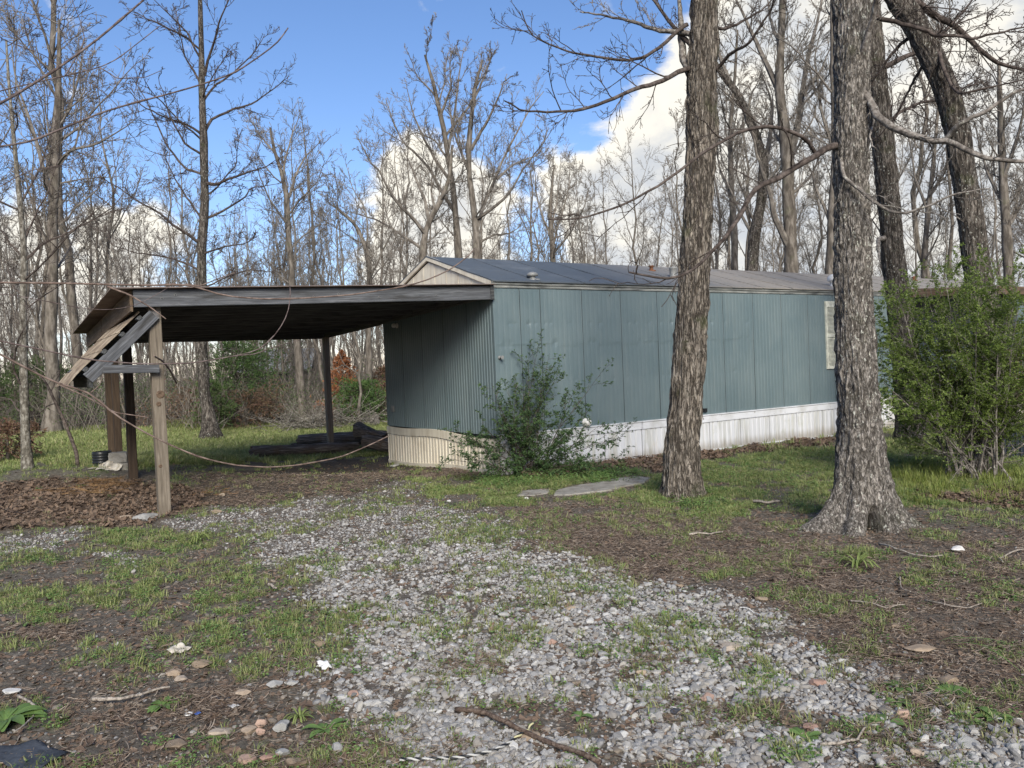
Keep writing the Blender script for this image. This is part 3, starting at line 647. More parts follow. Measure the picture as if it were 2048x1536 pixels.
def lathe(mb, base, prof, sides=16, axis=None):
    P = np.array(prof, float); an = np.arange(sides)*2*np.pi/sides
    V = np.stack([P[:, None, 0]*np.cos(an), P[:, None, 0]*np.sin(an), np.broadcast_to(P[:, None, 1], (len(P), sides))], -1).reshape(-1, 3)
    if axis is not None:
        qv = Vector(axis).to_track_quat('Z', 'Y').to_matrix(); V = V@np.array(qv).T
    i = np.arange(len(P)*sides).reshape(len(P), sides); F = np.stack([i[:-1], np.roll(i[:-1], -1, 1), np.roll(i[1:], -1, 1), i[1:]], -1).reshape(-1, 4)
    n0 = mb.n; mb.add(V+np.array(base), F)
    for ring, rev in ((i[0], True), (i[-1], False)):
        r = ring[::-1] if rev else ring
        mb.add(V[r]+np.array(base), np.arange(sides)[None])
def roofz(q): return ZE+.03+(ZR-ZE+.02)*min(q, TW-q)/(TW/2)
def roofpt(px, py):
    # where the sight line meets the front slope
    best = None
    r = FWD + RGT*(px-1024)/CAM_F - UPV*(py-768)/CAM_F
    for k in np.linspace(10, 40, 1200):
        p = EYE+r*k/ r[1] if 0 else EYE+r*k
        d = p[:2]-np.array([TX0, TY0]); q = d@TN; t = d@TD
        if 0 <= q <= TW/2 and p[2] <= roofz(q)+.01: return t, q
    return None
def vent(px, py, prof, mat, lab, name='roof_vent'):
    tq = roofpt(px, py) or (3, 1); b = T(tq[0], tq[1], roofz(tq[1])-.02); mb = MB(); lathe(mb, b, prof); o = mb.obj(name, mat, home, True); o['label'] = lab
vent(1065, 559, [(.13, 0), (.13, .03), (.05, .04), (.05, .08), (.095, .085), (.10, .11), (.07, .14), (.02, .155)], M_galv, 'small grey mushroom roof vent near the left end')
vent(1303, 541, [(.09, 0), (.09, .03), (.04, .04), (.04, .10), (.07, .11), (.03, .13)], M_rust, 'rusty low roof vent')
vent(1347, 556, [(.10, 0), (.10, .02), (.075, .03), (.075, .2), (.085, .21), (.085, .24), (.03, .25)], M_galv, 'round metal flue beside furrowed trunk')
vent(1669, 575, [(.15, 0), (.15, .03), (.09, .05), (.09, .15), (.14, .17), (.15, .22), (.13, .28), (.07, .32), (.02, .33)], M_white, 'white roof ventilator')
vent(1829, 561, [(.09, 0), (.07, .03), (.05, .05), (.05, .09), (.07, .12), (.03, .15)], M_rust, 'dark roof vent near porch')
# window and shutters
wt0 = 8.86
def flat(name, mat, parent, t0, t1, z0, z1, y0, y1):
    mb = MB(); mb.box(0, t1-t0, y0, y1, 0, z1-z0); return put(name, mb.mesh(name, mat), parent, tm(t0, 0, z0))
def shutter(t0):
    f = MB(); w, z0, z1 = .34, 1.38, 2.85; h = z1-z0
    for bx in ((0, .045, 0, h), (w-.045, w, 0, h), (.045, w-.045, 0, .06), (.045, w-.045, h-.13, h), (.045, w-.045, h*.47, h*.47+.06)): f.box(bx[0], bx[1], .012, .045, bx[2], bx[3])
    f.box(.045, w-.045, .012, .02, .06, h-.13)
    s = put('shutter', f.mesh('shutter', M_shutter), home, tm(t0, 0, z0))
    lv = MB()
    for k in range(44):
        z = .07+k*(h-.2)/44
        if abs(z-h*.47-.03) < .05: continue
        lv.add([(.045, .022, z+.018), (w-.045, .022, z+.018), (w-.045, .042, z), (.045, .042, z), (.045, .022, z+.014), (w-.045, .022, z+.014), (w-.045, .038, z), (.045, .038, z)], [(0, 1, 2, 3), (7, 6, 5, 4), (0, 3, 7, 4), (1, 5, 6, 2)])
    l = put('louvres', lv.mesh('louvres', M_shutter), s); l['kind'] = 'stuff'
    return s
shutter(8.47); shutter(wt0+.95)
wf = flat('window', M_white, home, wt0, wt0+.92, 1.38, 2.85, .012, .03)
flat('pane', M_glass, wf, wt0+.05, wt0+.87, 1.43, 2.09, .03, .034); flat('pane', M_glass, wf, wt0+.05, wt0+.87, 2.14, 2.80, .031, .035)
for z in (1.72, 2.11, 2.45): flat('muntin', M_white, wf, wt0+.03, wt0+.89, z-.012, z+.012, .035, .045)
# fittings
def fit(name, t, z, prof, mat, lab, ax='long', q=0):
    mb = MB(); o = T(t, 0, z) if ax == 'long' else T(0, q, z); d = (-TN[0], -TN[1], 0) if ax == 'long' else (-TD[0], -TD[1], 0)
    lathe(mb, o, prof, 12, d); f = mb.obj(name, mat, home, True); f['label'] = lab
fit('wall_spigot', .07, 1.88, [(.03, .01), (.03, .03), (.012, .035), (.012, .08), (.03, .085), (.03, .10)], M_galv, 'small metal hook at the corner of the siding')
fit('vent_hood', 1.75, .72, [(.07, .01), (.07, .09), (.05, .13), (.02, .14)], M_white, 'white vent hood low on the long wall')
flat('outlet_cover', M_black, home, 4.62, 4.70, .70, .77, .012, .05)
fit('lamp_holder', 0, 2.62, [(.05, .01), (.05, .03), (.03, .04), (.045, .08), (.035, .12), (.01, .13)], M_white, 'bare bulb holder high on the end wall', 'end', 3.55)
mb = MB(); mb.box(0, .09, .012, .05, 0, .12); put('outlet_cover', mb.mesh('outlet_cover', M_galv), home, tm(0, 3.85, .92, 'end'))
# porch at the right end
porch = thing('porch', T(13, -1, 0), 'covered brown wooden porch half hidden behind the green bush', 'porch')
for k in range(9): boxm('roof_sheet', T(11.35+k*.62, .02, 3.14), T(11.35+k*.62, -2.35, 2.98), .61, .02, M_tin, porch)
boxm('fascia', T(11.05, -2.36, 2.9), T(16.6, -2.36, 2.9), .035, .17, M_brownwood, porch); boxm('fascia', T(11.05, -2.33, 2.9), T(11.05, -.06, 3.03), .035, .17, M_brownwood, porch)
for k in range(6): boxm('rafter', T(11.4+k, -.05, 3.03), T(11.4+k, -2.32, 2.88), .04, .13, M_underwood, porch)
for t in (11.2, 13.8, 16.4): b = T(t, -2.2, 0); boxm('post', (b[0], b[1], g1(b[0], b[1])-.1), T(t, -2.2, 2.82), .1, .1, M_brownwood, porch, up=(TD[0], TD[1], 0))
for k in range(17): boxm('deck_board', T(10.9, -.10-k*.135, .73), T(16.5, -.10-k*.135, .73), .13, .035, M_brownwood, porch)
boxm('rim_joist', T(10.9, -2.36, .60), T(16.5, -2.36, .60), .04, .22, M_brownwood, porch); boxm('rim_joist', T(10.88, -2.34, .60), T(10.88, -.1, .60), .04, .22, M_brownwood, porch)
boxm('railing', T(11.2, -2.2, 1.62), T(16.4, -2.2, 1.62), .09, .04, M_brownwood, porch)
for k in range(36): boxm('baluster', T(11.3+k*.144, -2.2, .75), T(11.3+k*.144, -2.2, 1.6), .035, .035, M_brownwood, porch, up=(TD[0], TD[1], 0))
for k in range(9):
    t = 10.9+k*.62; b = T(t, -2.33, 0); z = min(g1(b[0], b[1]), 0)-.15
    mb = MB(); quadbox(mb, t, t+.61, -2.345, -2.33, z, .49); mb.obj('skirting_panel', M_cream, porch)

# ------------------------------------------------------------------ carport
CL = -5.22
cp = thing('carport', T(-4.97, .12, 0), 'open wooden carport with corrugated metal roof joined to the end wall', 'carport')
def ztop(t, q):   # underside of the roof sheets
    w = np.clip(-t/5.2, 0, 1.1); return (3.02-.155*w)+(-.045-.012*w)*q*.75
def pt(t, q, dz=0): return T(t, q, ztop(t, q)+dz)
bm_ = boxm('front_beam', T(CL, -.04, 2.76), T(-.085, -.04, 2.905), .045, .215, M_greywood, cp); bm_['label'] = 'long grey weathered front beam blackened at its right end'
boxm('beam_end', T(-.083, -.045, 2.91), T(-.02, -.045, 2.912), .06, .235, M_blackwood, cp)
QB = 6.35
def qback(t): return 5.3+(7.6-5.3)*(t-CL)/(-CL)
nj = 8
for k in range(1, nj): 
    q = k*.82
    boxm('joist', pt(CL+.04, min(q, qback(CL)-.03), -.075), pt(-.05, min(q*1.12, qback(0)-.03), -.075), .04, .14, M_underwood, cp)
boxm('back_beam', pt(CL, qback(CL), -.10), pt(-.03, qback(0), -.10), .045, .19, M_underwood, cp)
f3 = [(.0, 1.35), (1.36, 3.0), (3.01, 4.2), (4.21, 5.3)]
for a, b in f3: boxm('side_fascia', pt(CL-.02, a, -.13), pt(CL-.02, b, -.13), .03, .26, M_brownply, cp)
for a, b in ((4.3, 7.55),): boxm('side_beam', pt(-.03, a, -.10), pt(-.03, b, -.10), .045, .19, M_underwood, cp)
boxm('ledger_board', pt(-.05, .02, -.10), pt(-.05, 4.25, -.10), .045, .17, M_underwood, cp)
boxm('header_beam', pt(-4.97, .02, -.31), pt(-4.97, 5.28, -.31), .09, .10, M_underwood, cp)
# corrugated sheets, ridges running parallel to the front beam
def csheet(u0, u1, name='roof_sheet', mat=None, zo=0, pitch=.068, amp=.011):
    n = int((u1-u0)*7.0/pitch)*2; us = np.linspace(u0, u1, n+1); tt = np.linspace(-5.47, -.02, 6); V = []
    for j, u in enumerate(us):
        for t in tt:
            w = (t-CL)/(-CL); qf = -.14; q = qf+(5.42+(7.65-5.42)*w-qf)*u
            p = pt(t, q, .012+zo+(amp if j % 2 else -amp*.2)); V.append(p)
    m = len(tt); i = np.arange((n+1)*m).reshape(n+1, m); F = np.stack([i[:-1, :-1], i[:-1, 1:], i[1:, 1:], i[1:, :-1]], -1).reshape(-1, 4)[:, ::-1]
    V = np.array(V); Vd = V-[0, 0, .003]; bd = np.concatenate([i[0], i[1:, -1], i[-1, -2::-1], i[-2:0:-1, 0]]); E = np.stack([bd, np.roll(bd, -1), np.roll(bd, -1)+len(V), bd+len(V)], 1)
    mb = MB(); mb.add(np.concatenate([V, Vd]), F, F[:, ::-1]+len(V), E); return mb.obj(name, M_tin, cp)
for k in range(7): csheet(k/7, (k+1)/7+.002, zo=.002*(k % 2))
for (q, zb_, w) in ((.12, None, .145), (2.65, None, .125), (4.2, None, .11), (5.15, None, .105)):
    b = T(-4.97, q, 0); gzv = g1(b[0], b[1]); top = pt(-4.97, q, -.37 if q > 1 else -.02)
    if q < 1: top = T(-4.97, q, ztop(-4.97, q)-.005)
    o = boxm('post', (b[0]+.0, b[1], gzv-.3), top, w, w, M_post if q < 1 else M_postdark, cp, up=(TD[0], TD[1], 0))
    if q < 1: o['label'] = 'front corner post of pale knotty timber'
    # wood knots
b = T(-.14, 7.2, 0); boxm('post', (b[0], b[1], g1(b[0], b[1])-.3), pt(-.14, 7.2, -.19), .13, .13, M_postl, cp, up=(TD[0], TD[1], 0))['label'] = 'slim back post standing alone before the logs'
mb = MB()
for (t, z, r) in ((-4.955, 1.52, .03), (-4.98, 1.40, .018), (-5.0, .62, .014)):
    p = T(t, .12-.074, z+.05); lathe(mb, p, [(r*1.7, 0), (r*1.4, .004), (r*.6, .006), (r*.5, .002), (.002, .002)], 12, (-TN[0], -TN[1], 0))
mb.obj('knot', M_brownwood, cp, True)
for x, y in ((324, 597), (481, 595), (627, 594), (758, 595), (873, 591), (351, 590), (677, 588)):
    r = FWD + RGT*(x-1024)/CAM_F - UPV*(y-768)/CAM_F; P0 = np.array([TX0, TY0]); k = (-.07+P0@TN)/(r[:2]@TN); p = EYE+r*k
    th = np.linspace(-.5, 4.3, 9); hk = np.array([[p[0]+.014*np.cos(a)*TD[0], p[1]+.014*np.cos(a)*TD[1], p[2]+.014*np.sin(a)] for a in th]); hk = np.concatenate([hk[::-1], [[p[0]-.004, p[1], p[2]+.045]]]) if 0 else hk
    mb = MB(); tubes(mb, hk, np.full(9, .003), 5); tubes(mb, np.array([p+[0, 0, .014], p+[TN[0]*.05, TN[1]*.05, .02]]), np.full(2, .003), 5); mb.obj('hook', M_galv, cp)
# drooping lean-to piece fixed to the front post
def onq(px, py, q):
    r = FWD + RGT*(px-1024)/CAM_F - UPV*(py-768)/CAM_F; P0 = np.array([TX0, TY0]); return EYE+r*((q+P0@TN)/(r[:2]@TN))
ra = onq(306, 632, .02-.01); rb = onq(176, 757, .01); ra = ra+(ra-rb)*.02
lean = boxm('rafter', rb, ra, .045, .145, M_greywood, cp); lean['label'] = 'sloping weathered rafter hanging off the front post'
q2 = 2.25; dn = np.array([TN[0], TN[1], 0])
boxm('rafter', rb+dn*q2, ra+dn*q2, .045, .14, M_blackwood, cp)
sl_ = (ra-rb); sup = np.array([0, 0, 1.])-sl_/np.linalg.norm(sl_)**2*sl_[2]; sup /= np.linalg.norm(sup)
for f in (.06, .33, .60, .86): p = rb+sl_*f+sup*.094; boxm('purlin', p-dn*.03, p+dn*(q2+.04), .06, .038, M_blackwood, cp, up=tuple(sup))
for k, (a, b, mt) in enumerate(((-.17, .34, 0), (.30, .62, 1), (.58, .93, 2))):
    n = 34; us = np.linspace(.10, q2+.1, n+1); V = []; rg = np.random.default_rng(k+5); ss = np.linspace(a, b, 5)
    for j, u in enumerate(us):
        for s_ in ss: V.append(rb+sl_*s_+sup*(.118+.010*k+(.012 if j % 2 else 0)+.02*math.sin(u*2.2+k)*(s_ < .1))+dn*(u-.25*max(0, -s_)*0)+np.array([0, 0, -.10*max(0, -s_)*2]))
    m = 5; i = np.arange((n+1)*m).reshape(n+1, m); F = np.stack([i[:-1, :-1], i[:-1, 1:], i[1:, 1:], i[1:, :-1]], -1).reshape(-1, 4)[:, ::-1]
    V = np.array(V); Vd = V-sup*.004; bd = np.concatenate([i[0], i[1:, -1], i[-1, -2::-1], i[-2:0:-1, 0]]); E = np.stack([bd, np.roll(bd, -1), np.roll(bd, -1)+len(V), bd+len(V)], 1)
    mb = MB(); mb.add(np.concatenate([V, Vd]), F, F[:, ::-1]+len(V), E); mb.obj('tan_sheet', M_tan, cp)
boxm('strut', onq(206, 738, -.02), onq(318, 738, -.02), .05, .10, M_greywood, cp)['label'] = 'short level grey strut fixed across the front post'
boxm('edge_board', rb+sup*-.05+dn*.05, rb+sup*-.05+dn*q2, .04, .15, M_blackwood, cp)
# ------------------------------------------------------------------ trunks with real bark relief
def trunk(name, P, R, mat, parent, sides=150, rows=260, furrow=.012, fz=5.0, ff=26., flare=None, seed=0, zlump=1.5):
    """P world centre line, R radii; flare(theta, height) multiplies the radius"""
    P = np.asarray(P, float); Q = resample(np.concatenate([P, np.array(R)[:, None]], 1), rows); C, rad = Q[:, :3], Q[:, 3]
    th = np.arange(sides)*2*np.pi/sides; hgt = C[:, 2]-C[0, 2]
    TH, H = np.meshgrid(th, hgt); r = rad[:, None]*np.ones_like(TH)
    if flare is not None: r = r*flare(TH, H)
    cy = np.stack([np.cos(TH)*rad[:, None], np.sin(TH)*rad[:, None], H], -1).reshape(-1, 3)
    wv = (fbm(cy*np.array([6, 6, 2.5]), 2, seed+3)-.5)[:, None]*np.array([.10, .10, .0])
    c2 = cy+wv
    n = fbm(c2*np.array([ff, ff, fz]), 3, seed); rid = 1-np.abs(2*n-1)*1.9
    lump = (fbm(cy*np.array([4, 4, zlump]), 3, seed+9)-.5)
    fine = fbm(c2*np.array([ff*2.4, ff*2.4, fz*4]), 2, seed+5)-.5
    r = r + (np.clip(rid, -1, 1)*-furrow+furrow*.6*fine+lump*.05*1.2).reshape(r.shape)*np.clip(rad[:, None]/.15, .4, 1)
    Tn = nrm(np.gradient(C, axis=0)); A = nrm(np.cross(Tn, np.array([0, 1., 0.]))) * -1; A = nrm(np.array([1., 0, 0])[None]-Tn*(Tn[:, :1])); Bv = np.cross(Tn, A)
    V = C[:, None]+r[..., None]*(np.cos(TH)[..., None]*A[:, None]+np.sin(TH)[..., None]*Bv[:, None])
    i = np.arange(rows*sides).reshape(rows, sides); F = np.stack([i[:-1], np.roll(i[:-1], -1, 1), np.roll(i[1:], -1, 1), i[1:]], -1).reshape(-1, 4)
    top = len(V.reshape(-1, 3)); Vt = np.concatenate([V.reshape(-1, 3), C[-1:]])
    cap = np.stack([i[-1], np.roll(i[-1], -1), np.full(sides, top)], -1)
    return obj(name, Vt, [F, cap], mat, parent, True)

def kids(P, R, k, s0, s1, ang, asd, Lf, n, up=.05, wob=.18, rng=RNG, rf=.62, taper=.25, rmin=.004, lens=None, flat=0, lrs=.45):
    """grow k side shoots on each of the given stems: P (B,m,3), R (B,m)"""
    B, m, _ = P.shape; plen = np.linalg.norm(np.diff(P, axis=1), axis=2).sum(1)
    s = (np.arange(k)[None]+rng.random((B, k)))/k*(s1-s0)+s0; u = s*(m-1); i = np.clip(np.floor(u).astype(int), 0, m-2); f = (u-i)[..., None]
    bi = np.arange(B)[:, None]; p = P[bi, i]*(1-f)+P[bi, i+1]*f; t = nrm(P[bi, i+1]-P[bi, i]); r = R[bi, i]*(1-f[..., 0])+R[bi, i+1]*f[..., 0]
    v = rng.normal(size=p.shape)
    if flat: v[..., 2] *= (1-flat)
    v = nrm(v-t*(v*t).sum(-1, keepdims=True)); a = np.radians(rng.normal(ang, asd, (B, k)))[..., None]
    d = nrm(np.cos(a)*t+np.sin(a)*v); base = plen[:, None] if lens is None else lens[:, None]
    Ln = Lf*base*(1-lrs*s)*rng.uniform(.55, 1.25, (B, k)); st = (Ln/(n-1))[..., None]
    pts = [p]
    for j in range(n-1):
        d = nrm(d+rng.normal(size=d.shape)*wob+np.array([0, 0, up])); pts.append(pts[-1]+d*st)
    Pc = np.stack(pts, 2).reshape(B*k, n, 3); r0 = np.maximum(np.minimum(r*.55, .0085*Ln+r*.10), rmin)
    Rc = (r0[..., None]*np.linspace(1, taper, n)).reshape(B*k, n); Rc = np.maximum(Rc, rmin*.7)
    return Pc, Rc
def stems(lst, n):
    P = []; R = []
    for p, r0, r1 in lst:
        q = resample(p, n); P.append(q); R.append(np.linspace(r0, r1, n)**1.0)
    return np.array(P), np.array(R)
def twiggy(mb, P, R, rng, levels, rmin=.006, sides=(5, 4, 3, 3)):
    """levels: list of (k, s0, s1, angle, length factor, n, up, wobble)"""
    cur = [(P, R)]
    for li, (k, s0, s1, an, Lf, n, up, wb) in enumerate(levels):
        nx = []
        for (p, r) in cur:
            c = kids(p, r, k, s0, s1, an, 11, Lf, n, up, wb, rng, rmin=rmin*(1.25 if li == 0 else 1)); tubes(mb, c[0], c[1], sides[min(li, len(sides)-1)], False); nx.append(c)
        cur = nx
    return cur
def limb3(pts, Y, r0, r1, depth=0.0, unit=1.0):
    """a limb given by sight-line positions, leaving the trunk at distance Y and running depth metres away along its length"""
    n = len(pts); return np.array([at(x, y, Y+depth*(i/(n-1))**1.0) for i, (x, y) in enumerate(pts)]), r0, r1

def big_tree(label, trunkpx, Y, limbs, group=None, base=None, seed=1, tw=None, mt=None, ml=None, rmin=.007, auto=6, name='bare_tree', cat='tree', extra_up=0, auto0=.45):
    """trunkpx: (x, y, half width) from the foot up; limbs: (list of (x,y), half width at start, depth)"""
    rg = np.random.default_rng(seed); pxm = Y/CAM_F
    P = np.array([at(x, y, Y) for x, y, w in trunkpx]); R = np.array([w*pxm for x, y, w in trunkpx])
    if base is None: base = (P[0][0]-(trunkpx[0][0]-1024)*0, P[0][1])
    gb = g1(P[0][0], P[0][1])
    if P[0][2] > gb+.05:
        P = np.concatenate([[[P[0][0], P[0][1], gb-.1]], P]); R = np.concatenate([[R[0]*1.25], R])
    else: P[0][2] = gb-.1
    t = thing(name, (P[0][0], P[0][1], gb), label, cat, group)
    mb = MB(); n = 26; Q = resample(np.concatenate([P, R[:, None]], 1), n); wob = (fbm(Q[:, :3]*1.1, 2, seed)-.5)[:, None]*np.array([.12, .1, 0])*np.clip(Q[:, 3:4]*6, .2, 1)
    Rr = Q[:, 3]*(1+.06*np.sin(np.arange(n)*1.7)); Rr[0] *= 1.35; Rr[1] *= 1.08
    tubes(mb, Q[:, :3]+wob, Rr, 14, False); mb.obj('trunk', mt or M_far, t, True)
    mc = MB(); S = []
    for (pts, w, dep) in limbs: S.append(limb3(pts, Y, w*pxm, max(w*pxm*.16, rmin), dep))
    if S:
        LP, LR = stems(S, 14); LP = LP+np.cumsum(rg.normal(0, .012, LP.shape), 1)*np.array([1, 1, 1])*(Y/20); tubes(mc, LP, LR, 6, False)
    TPp, TRr = (Q[:, :3]+wob)[None], Rr[None]
    tops = []
    if auto:
        c = kids(TPp, TRr, auto, auto0, .99, 52, 12, .30, 12, .07, .13, rg, rmin=rmin*1.4); tubes(mc, c[0], c[1], 5, False); tops.append(c)
    if S: tops.append((LP, LR))
    tw = tw or [(8, .12, 1, 42, .40, 8, .05, .14), (6, .1, 1, 38, .55, 6, .05, .17), (4, .1, 1, 38, .62, 4, .04, .2)]
    for (p, r) in tops: twiggy(mc, p, r, rg, tw, rmin)
    mc.obj('crown', ml or M_fartwig, t)
    return t
# ------------------------------------------------------------------ four big trees by the house
def fl2(TH, H):   # buttressed foot with a hollow between two roots, towards the viewer
    k = np.exp(-np.maximum(H, 0)/.20); k2 = np.exp(-np.maximum(H, 0)/.55)
    lob = lambda a, w: np.exp(-(((TH-a+np.pi) % (2*np.pi)-np.pi)/w)**2)
    f = 1+.38*k2+k*(2.7*lob(np.pi+.18, .32)+2.6*lob(2*np.pi-.24, .28)+1.3*lob(3*np.pi/2-.60, .34)+1.1*lob(3*np.pi/2+.55, .34)+1.3*lob(1.0, .4)+1.2*lob(2.2, .4))
    return f-k*2.5*lob(3*np.pi/2+.02, .19)*np.clip((.36-H)/.18, 0, 1)
def fl1(TH, H):
    k = np.exp(-np.maximum(H, 0)/.22); return 1+.18*k+.12*k*np.sin(TH*5+1)
def near_tree(label, px, Y, mat, limbs, seed, flare, furrow, fz, ff, extra, tw, mlimb=M_twig, zl=1.5, rmin=.004):
    pxm = Y/CAM_F; P = [at(x, y, Y) for x, y, w in px]; R = [w*pxm for x, y, w in px]
    gb = g1(P[0][0], P[0][1]); P[0][2] = gb-.06
    t = thing('tree', (P[0][0], P[0][1], gb), label, 'tree')
    # carry the trunk on above the picture
    d = nrm(P[-1]-P[-2]); P += [P[-1]+d*1.2, P[-1]+d*3.0]; R += [R[-1]*.94, R[-1]*.75]
    trunk('trunk', P, R, mat, t, furrow=furrow, fz=fz, ff=ff, flare=flare, seed=seed, rows=420, sides=210, zlump=zl)
    rg = np.random.default_rng(seed); 
    for j, (pts, w, dep, tws, ml) in enumerate(limbs):
        mc = MB(); p, r0, r1 = limb3(pts, Y, w*pxm, max(w*pxm*.22, .006), dep); p[0][1] += 0
        LP, LR = stems([(p, r0, r1)], 26); LP = LP+np.cumsum(rg.normal(0, .006, LP.shape), 1); tubes(mc, LP, LR, 10, False)
        if tws: twiggy(mc, LP, LR, rg, tws, rmin)
        mc.obj('branch', ml or mlimb, t, True)
    return t
TWA = [(11, .12, .97, 40, .34, 10, .035, .13), (6, .1, 1, 38, .45, 7, .02, .17), (3, .2, 1, 40, .5, 5, 0, .2)]
TWB = [(9, .15, 1, 45, .26, 9, -.01, .16), (4, .1, 1, 42, .42, 6, 0, .2)]
TWC = [(15, .1, 1, 44, .34, 10, .01, .14), (7, .1, 1, 40, .45, 7, 0, .18), (4, .2, 1, 42, .5, 5, 0, .2)]
t1 = near_tree('tall deeply furrowed tree trunk standing straight in front of the long wall', [(1368, 1002, 45), (1365, 960, 40), (1364, 900, 37), (1371, 812, 35), (1381, 690, 34), (1388, 560, 32.5), (1396, 430, 31), (1403, 280, 32), (1402, 190, 33), (1404, 120, 31), (1410, 0, 29.5), (1413, -80, 29)], 10.05, M_bark1,
    [([(1378, 138), (1350, 146), (1324, 160), (1274, 175), (1234, 195), (1189, 215), (1149, 225), (1099, 227), (1049, 220), (1014, 200)], 5.2, -1.6, TWA, M_twig),
     ([(1375, 48), (1334, 85), (1289, 120), (1249, 125), (1199, 120), (1149, 112), (1099, 95), (1059, 75), (1040, 25)], 4, -.8, TWA, M_twig),
     ([(1380, 66), (1334, 60), (1294, 50), (1249, 35), (1199, 25), (1159, 22)], 5.5, .8, TWA, M_limb),
     ([(1384, 150), (1371, 120), (1369, 70), (1368, 0), (1366, -60)], 9, .35, None, M_limb),
     ([(1400, 20), (1440, 60), (1480, 50), (1530, 20), (1560, -20)], 4, .8, TWA, M_twig),
     ([(1395, 100), (1340, 40), (1300, -20), (1260, -90)], 5, .7, TWA, M_twig),
     ([(1420, 150), (1460, 110), (1500, 90), (1545, 30), (1560, -30)], 4, -.9, TWA, M_twig)], 3, fl1, .030, 3.6, 24, None, None)
t2 = near_tree('thick flecked oak with spreading root flare and a dark hollow at its foot', [(1722, 1056, 44), (1724, 1020, 44), (1726, 985, 45), (1722, 900, 44), (1714, 773, 42), (1708, 640, 38), (1707, 500, 37), (1703, 400, 36), (1701, 290, 35), (1704, 150, 36), (1704, 0, 36), (1704, -90, 36)], 7.9, M_bark2,
    [([(1690, 148), (1714, 172), (1744, 205), (1754, 235), (1789, 260), (1824, 278), (1854, 288), (1894, 284), (1924, 303), (1974, 320), (2060, 330), (2160, 350)], 9, -.9, TWB, M_limb),
     ([(1888, 284), (1908, 262), (1924, 250), (1974, 225), (2048, 185), (2150, 150)], 5.5, -.45, TWB, M_limb),
     ([(1682, 290), (1649, 295), (1629, 308), (1599, 325), (1564, 350), (1524, 365), (1499, 385), (1474, 430), (1439, 480), (1390, 530), (1340, 552), (1255, 540)], 7, -1.1, TWB, M_twig),
     ([(1629, 305), (1609, 275), (1564, 255), (1524, 252), (1474, 265), (1439, 285), (1389, 320), (1324, 370), (1264, 405), (1214, 425), (1159, 440), (1099, 442)], 4.2, -1.4, TWB, M_twig),
     ([(1684, 275), (1681, 320), (1690, 352), (1724, 370), (1754, 395), (1789, 420), (1824, 427), (1874, 410), (1924, 385), (1990, 372)], 4.6, -.8, TWB, M_limb),
     ([(1706, 150), (1716, 120), (1729, 75), (1744, 25), (1754, -20), (1770, -90)], 8, -.6, TWB, M_limb),
     ([(1746, 32), (1790, 42), (1824, 54), (1874, 66), (1920, 68), (1955, 70), (2010, 55), (2070, 40)], 5, -.6, TWC, M_twig),
     ([(1745, 200), (1738, 235), (1735, 280), (1750, 300)], 3, -.3, None, M_limb)], 8, fl2, .022, 8, 30, None, None)
t3 = near_tree('dark rough tree trunk leaning slightly left behind the green bush', [(1824, 878, 31), (1818, 800, 27), (1808, 690, 25), (1796, 585, 23), (1784, 500, 22), (1781, 440, 22), (1772, 350, 21), (1764, 275, 22), (1752, 150, 20), (1745, 40, 18), (1740, -60, 17)], 15.7, M_bark3,
    [([(1775, 475), (1752, 480), (1750, 500), (1752, 525)], 6, -.5, None, M_limb),
     ([(1760, 140), (1800, 120), (1850, 100), (1900, 60), (1950, 0)], 6, 1, TWC, M_twig), ([(1750, 60), (1700, 20), (1660, -40)], 6, 1, TWC, M_twig),
     ([(1768, 260), (1800, 225), (1850, 200), (1900, 195), (1960, 150)], 4, 1.5, TWC, M_twig)], 13, fl1, .02, 5, 22, None, None, rmin=.006)
t4 = near_tree('strongly leaning dark trunk with pale flecks rising left above the bush', [(2000, 905, 34), (1990, 760, 30), (1972, 640, 27), (1955, 545, 25), (1943, 440, 24), (1928, 350, 23), (1914, 265, 23), (1894, 185, 23), (1862, 110, 23), (1832, 50, 23), (1795, 0, 22), (1760, -60, 20)], 13.4, M_bark3,
    [([(1800, 2), (1840, 5), (1870, 28), (1905, 45), (1950, 85), (1995, 125), (2048, 138), (2120, 150)], 8, .9, TWC, M_twig),
     ([(1850, 90), (1875, 105), (1885, 140), (1905, 180), (1925, 190), (1980, 175), (2048, 160)], 4.5, -.9, TWC, M_twig),
     ([(1840, 60), (1800, 90), (1760, 150), (1735, 180)], 4.5, .8, TWC, M_twig), ([(1800, 10), (1880, -20), (1960, -30)], 6, .8, TWC, M_twig),
     ([(1860, 105), (1830, 160), (1790, 240), (1750, 290)], 3.6, 1.2, TWC, M_twig)], 23, fl1, .014, 5, 24, None, None, rmin=.005)

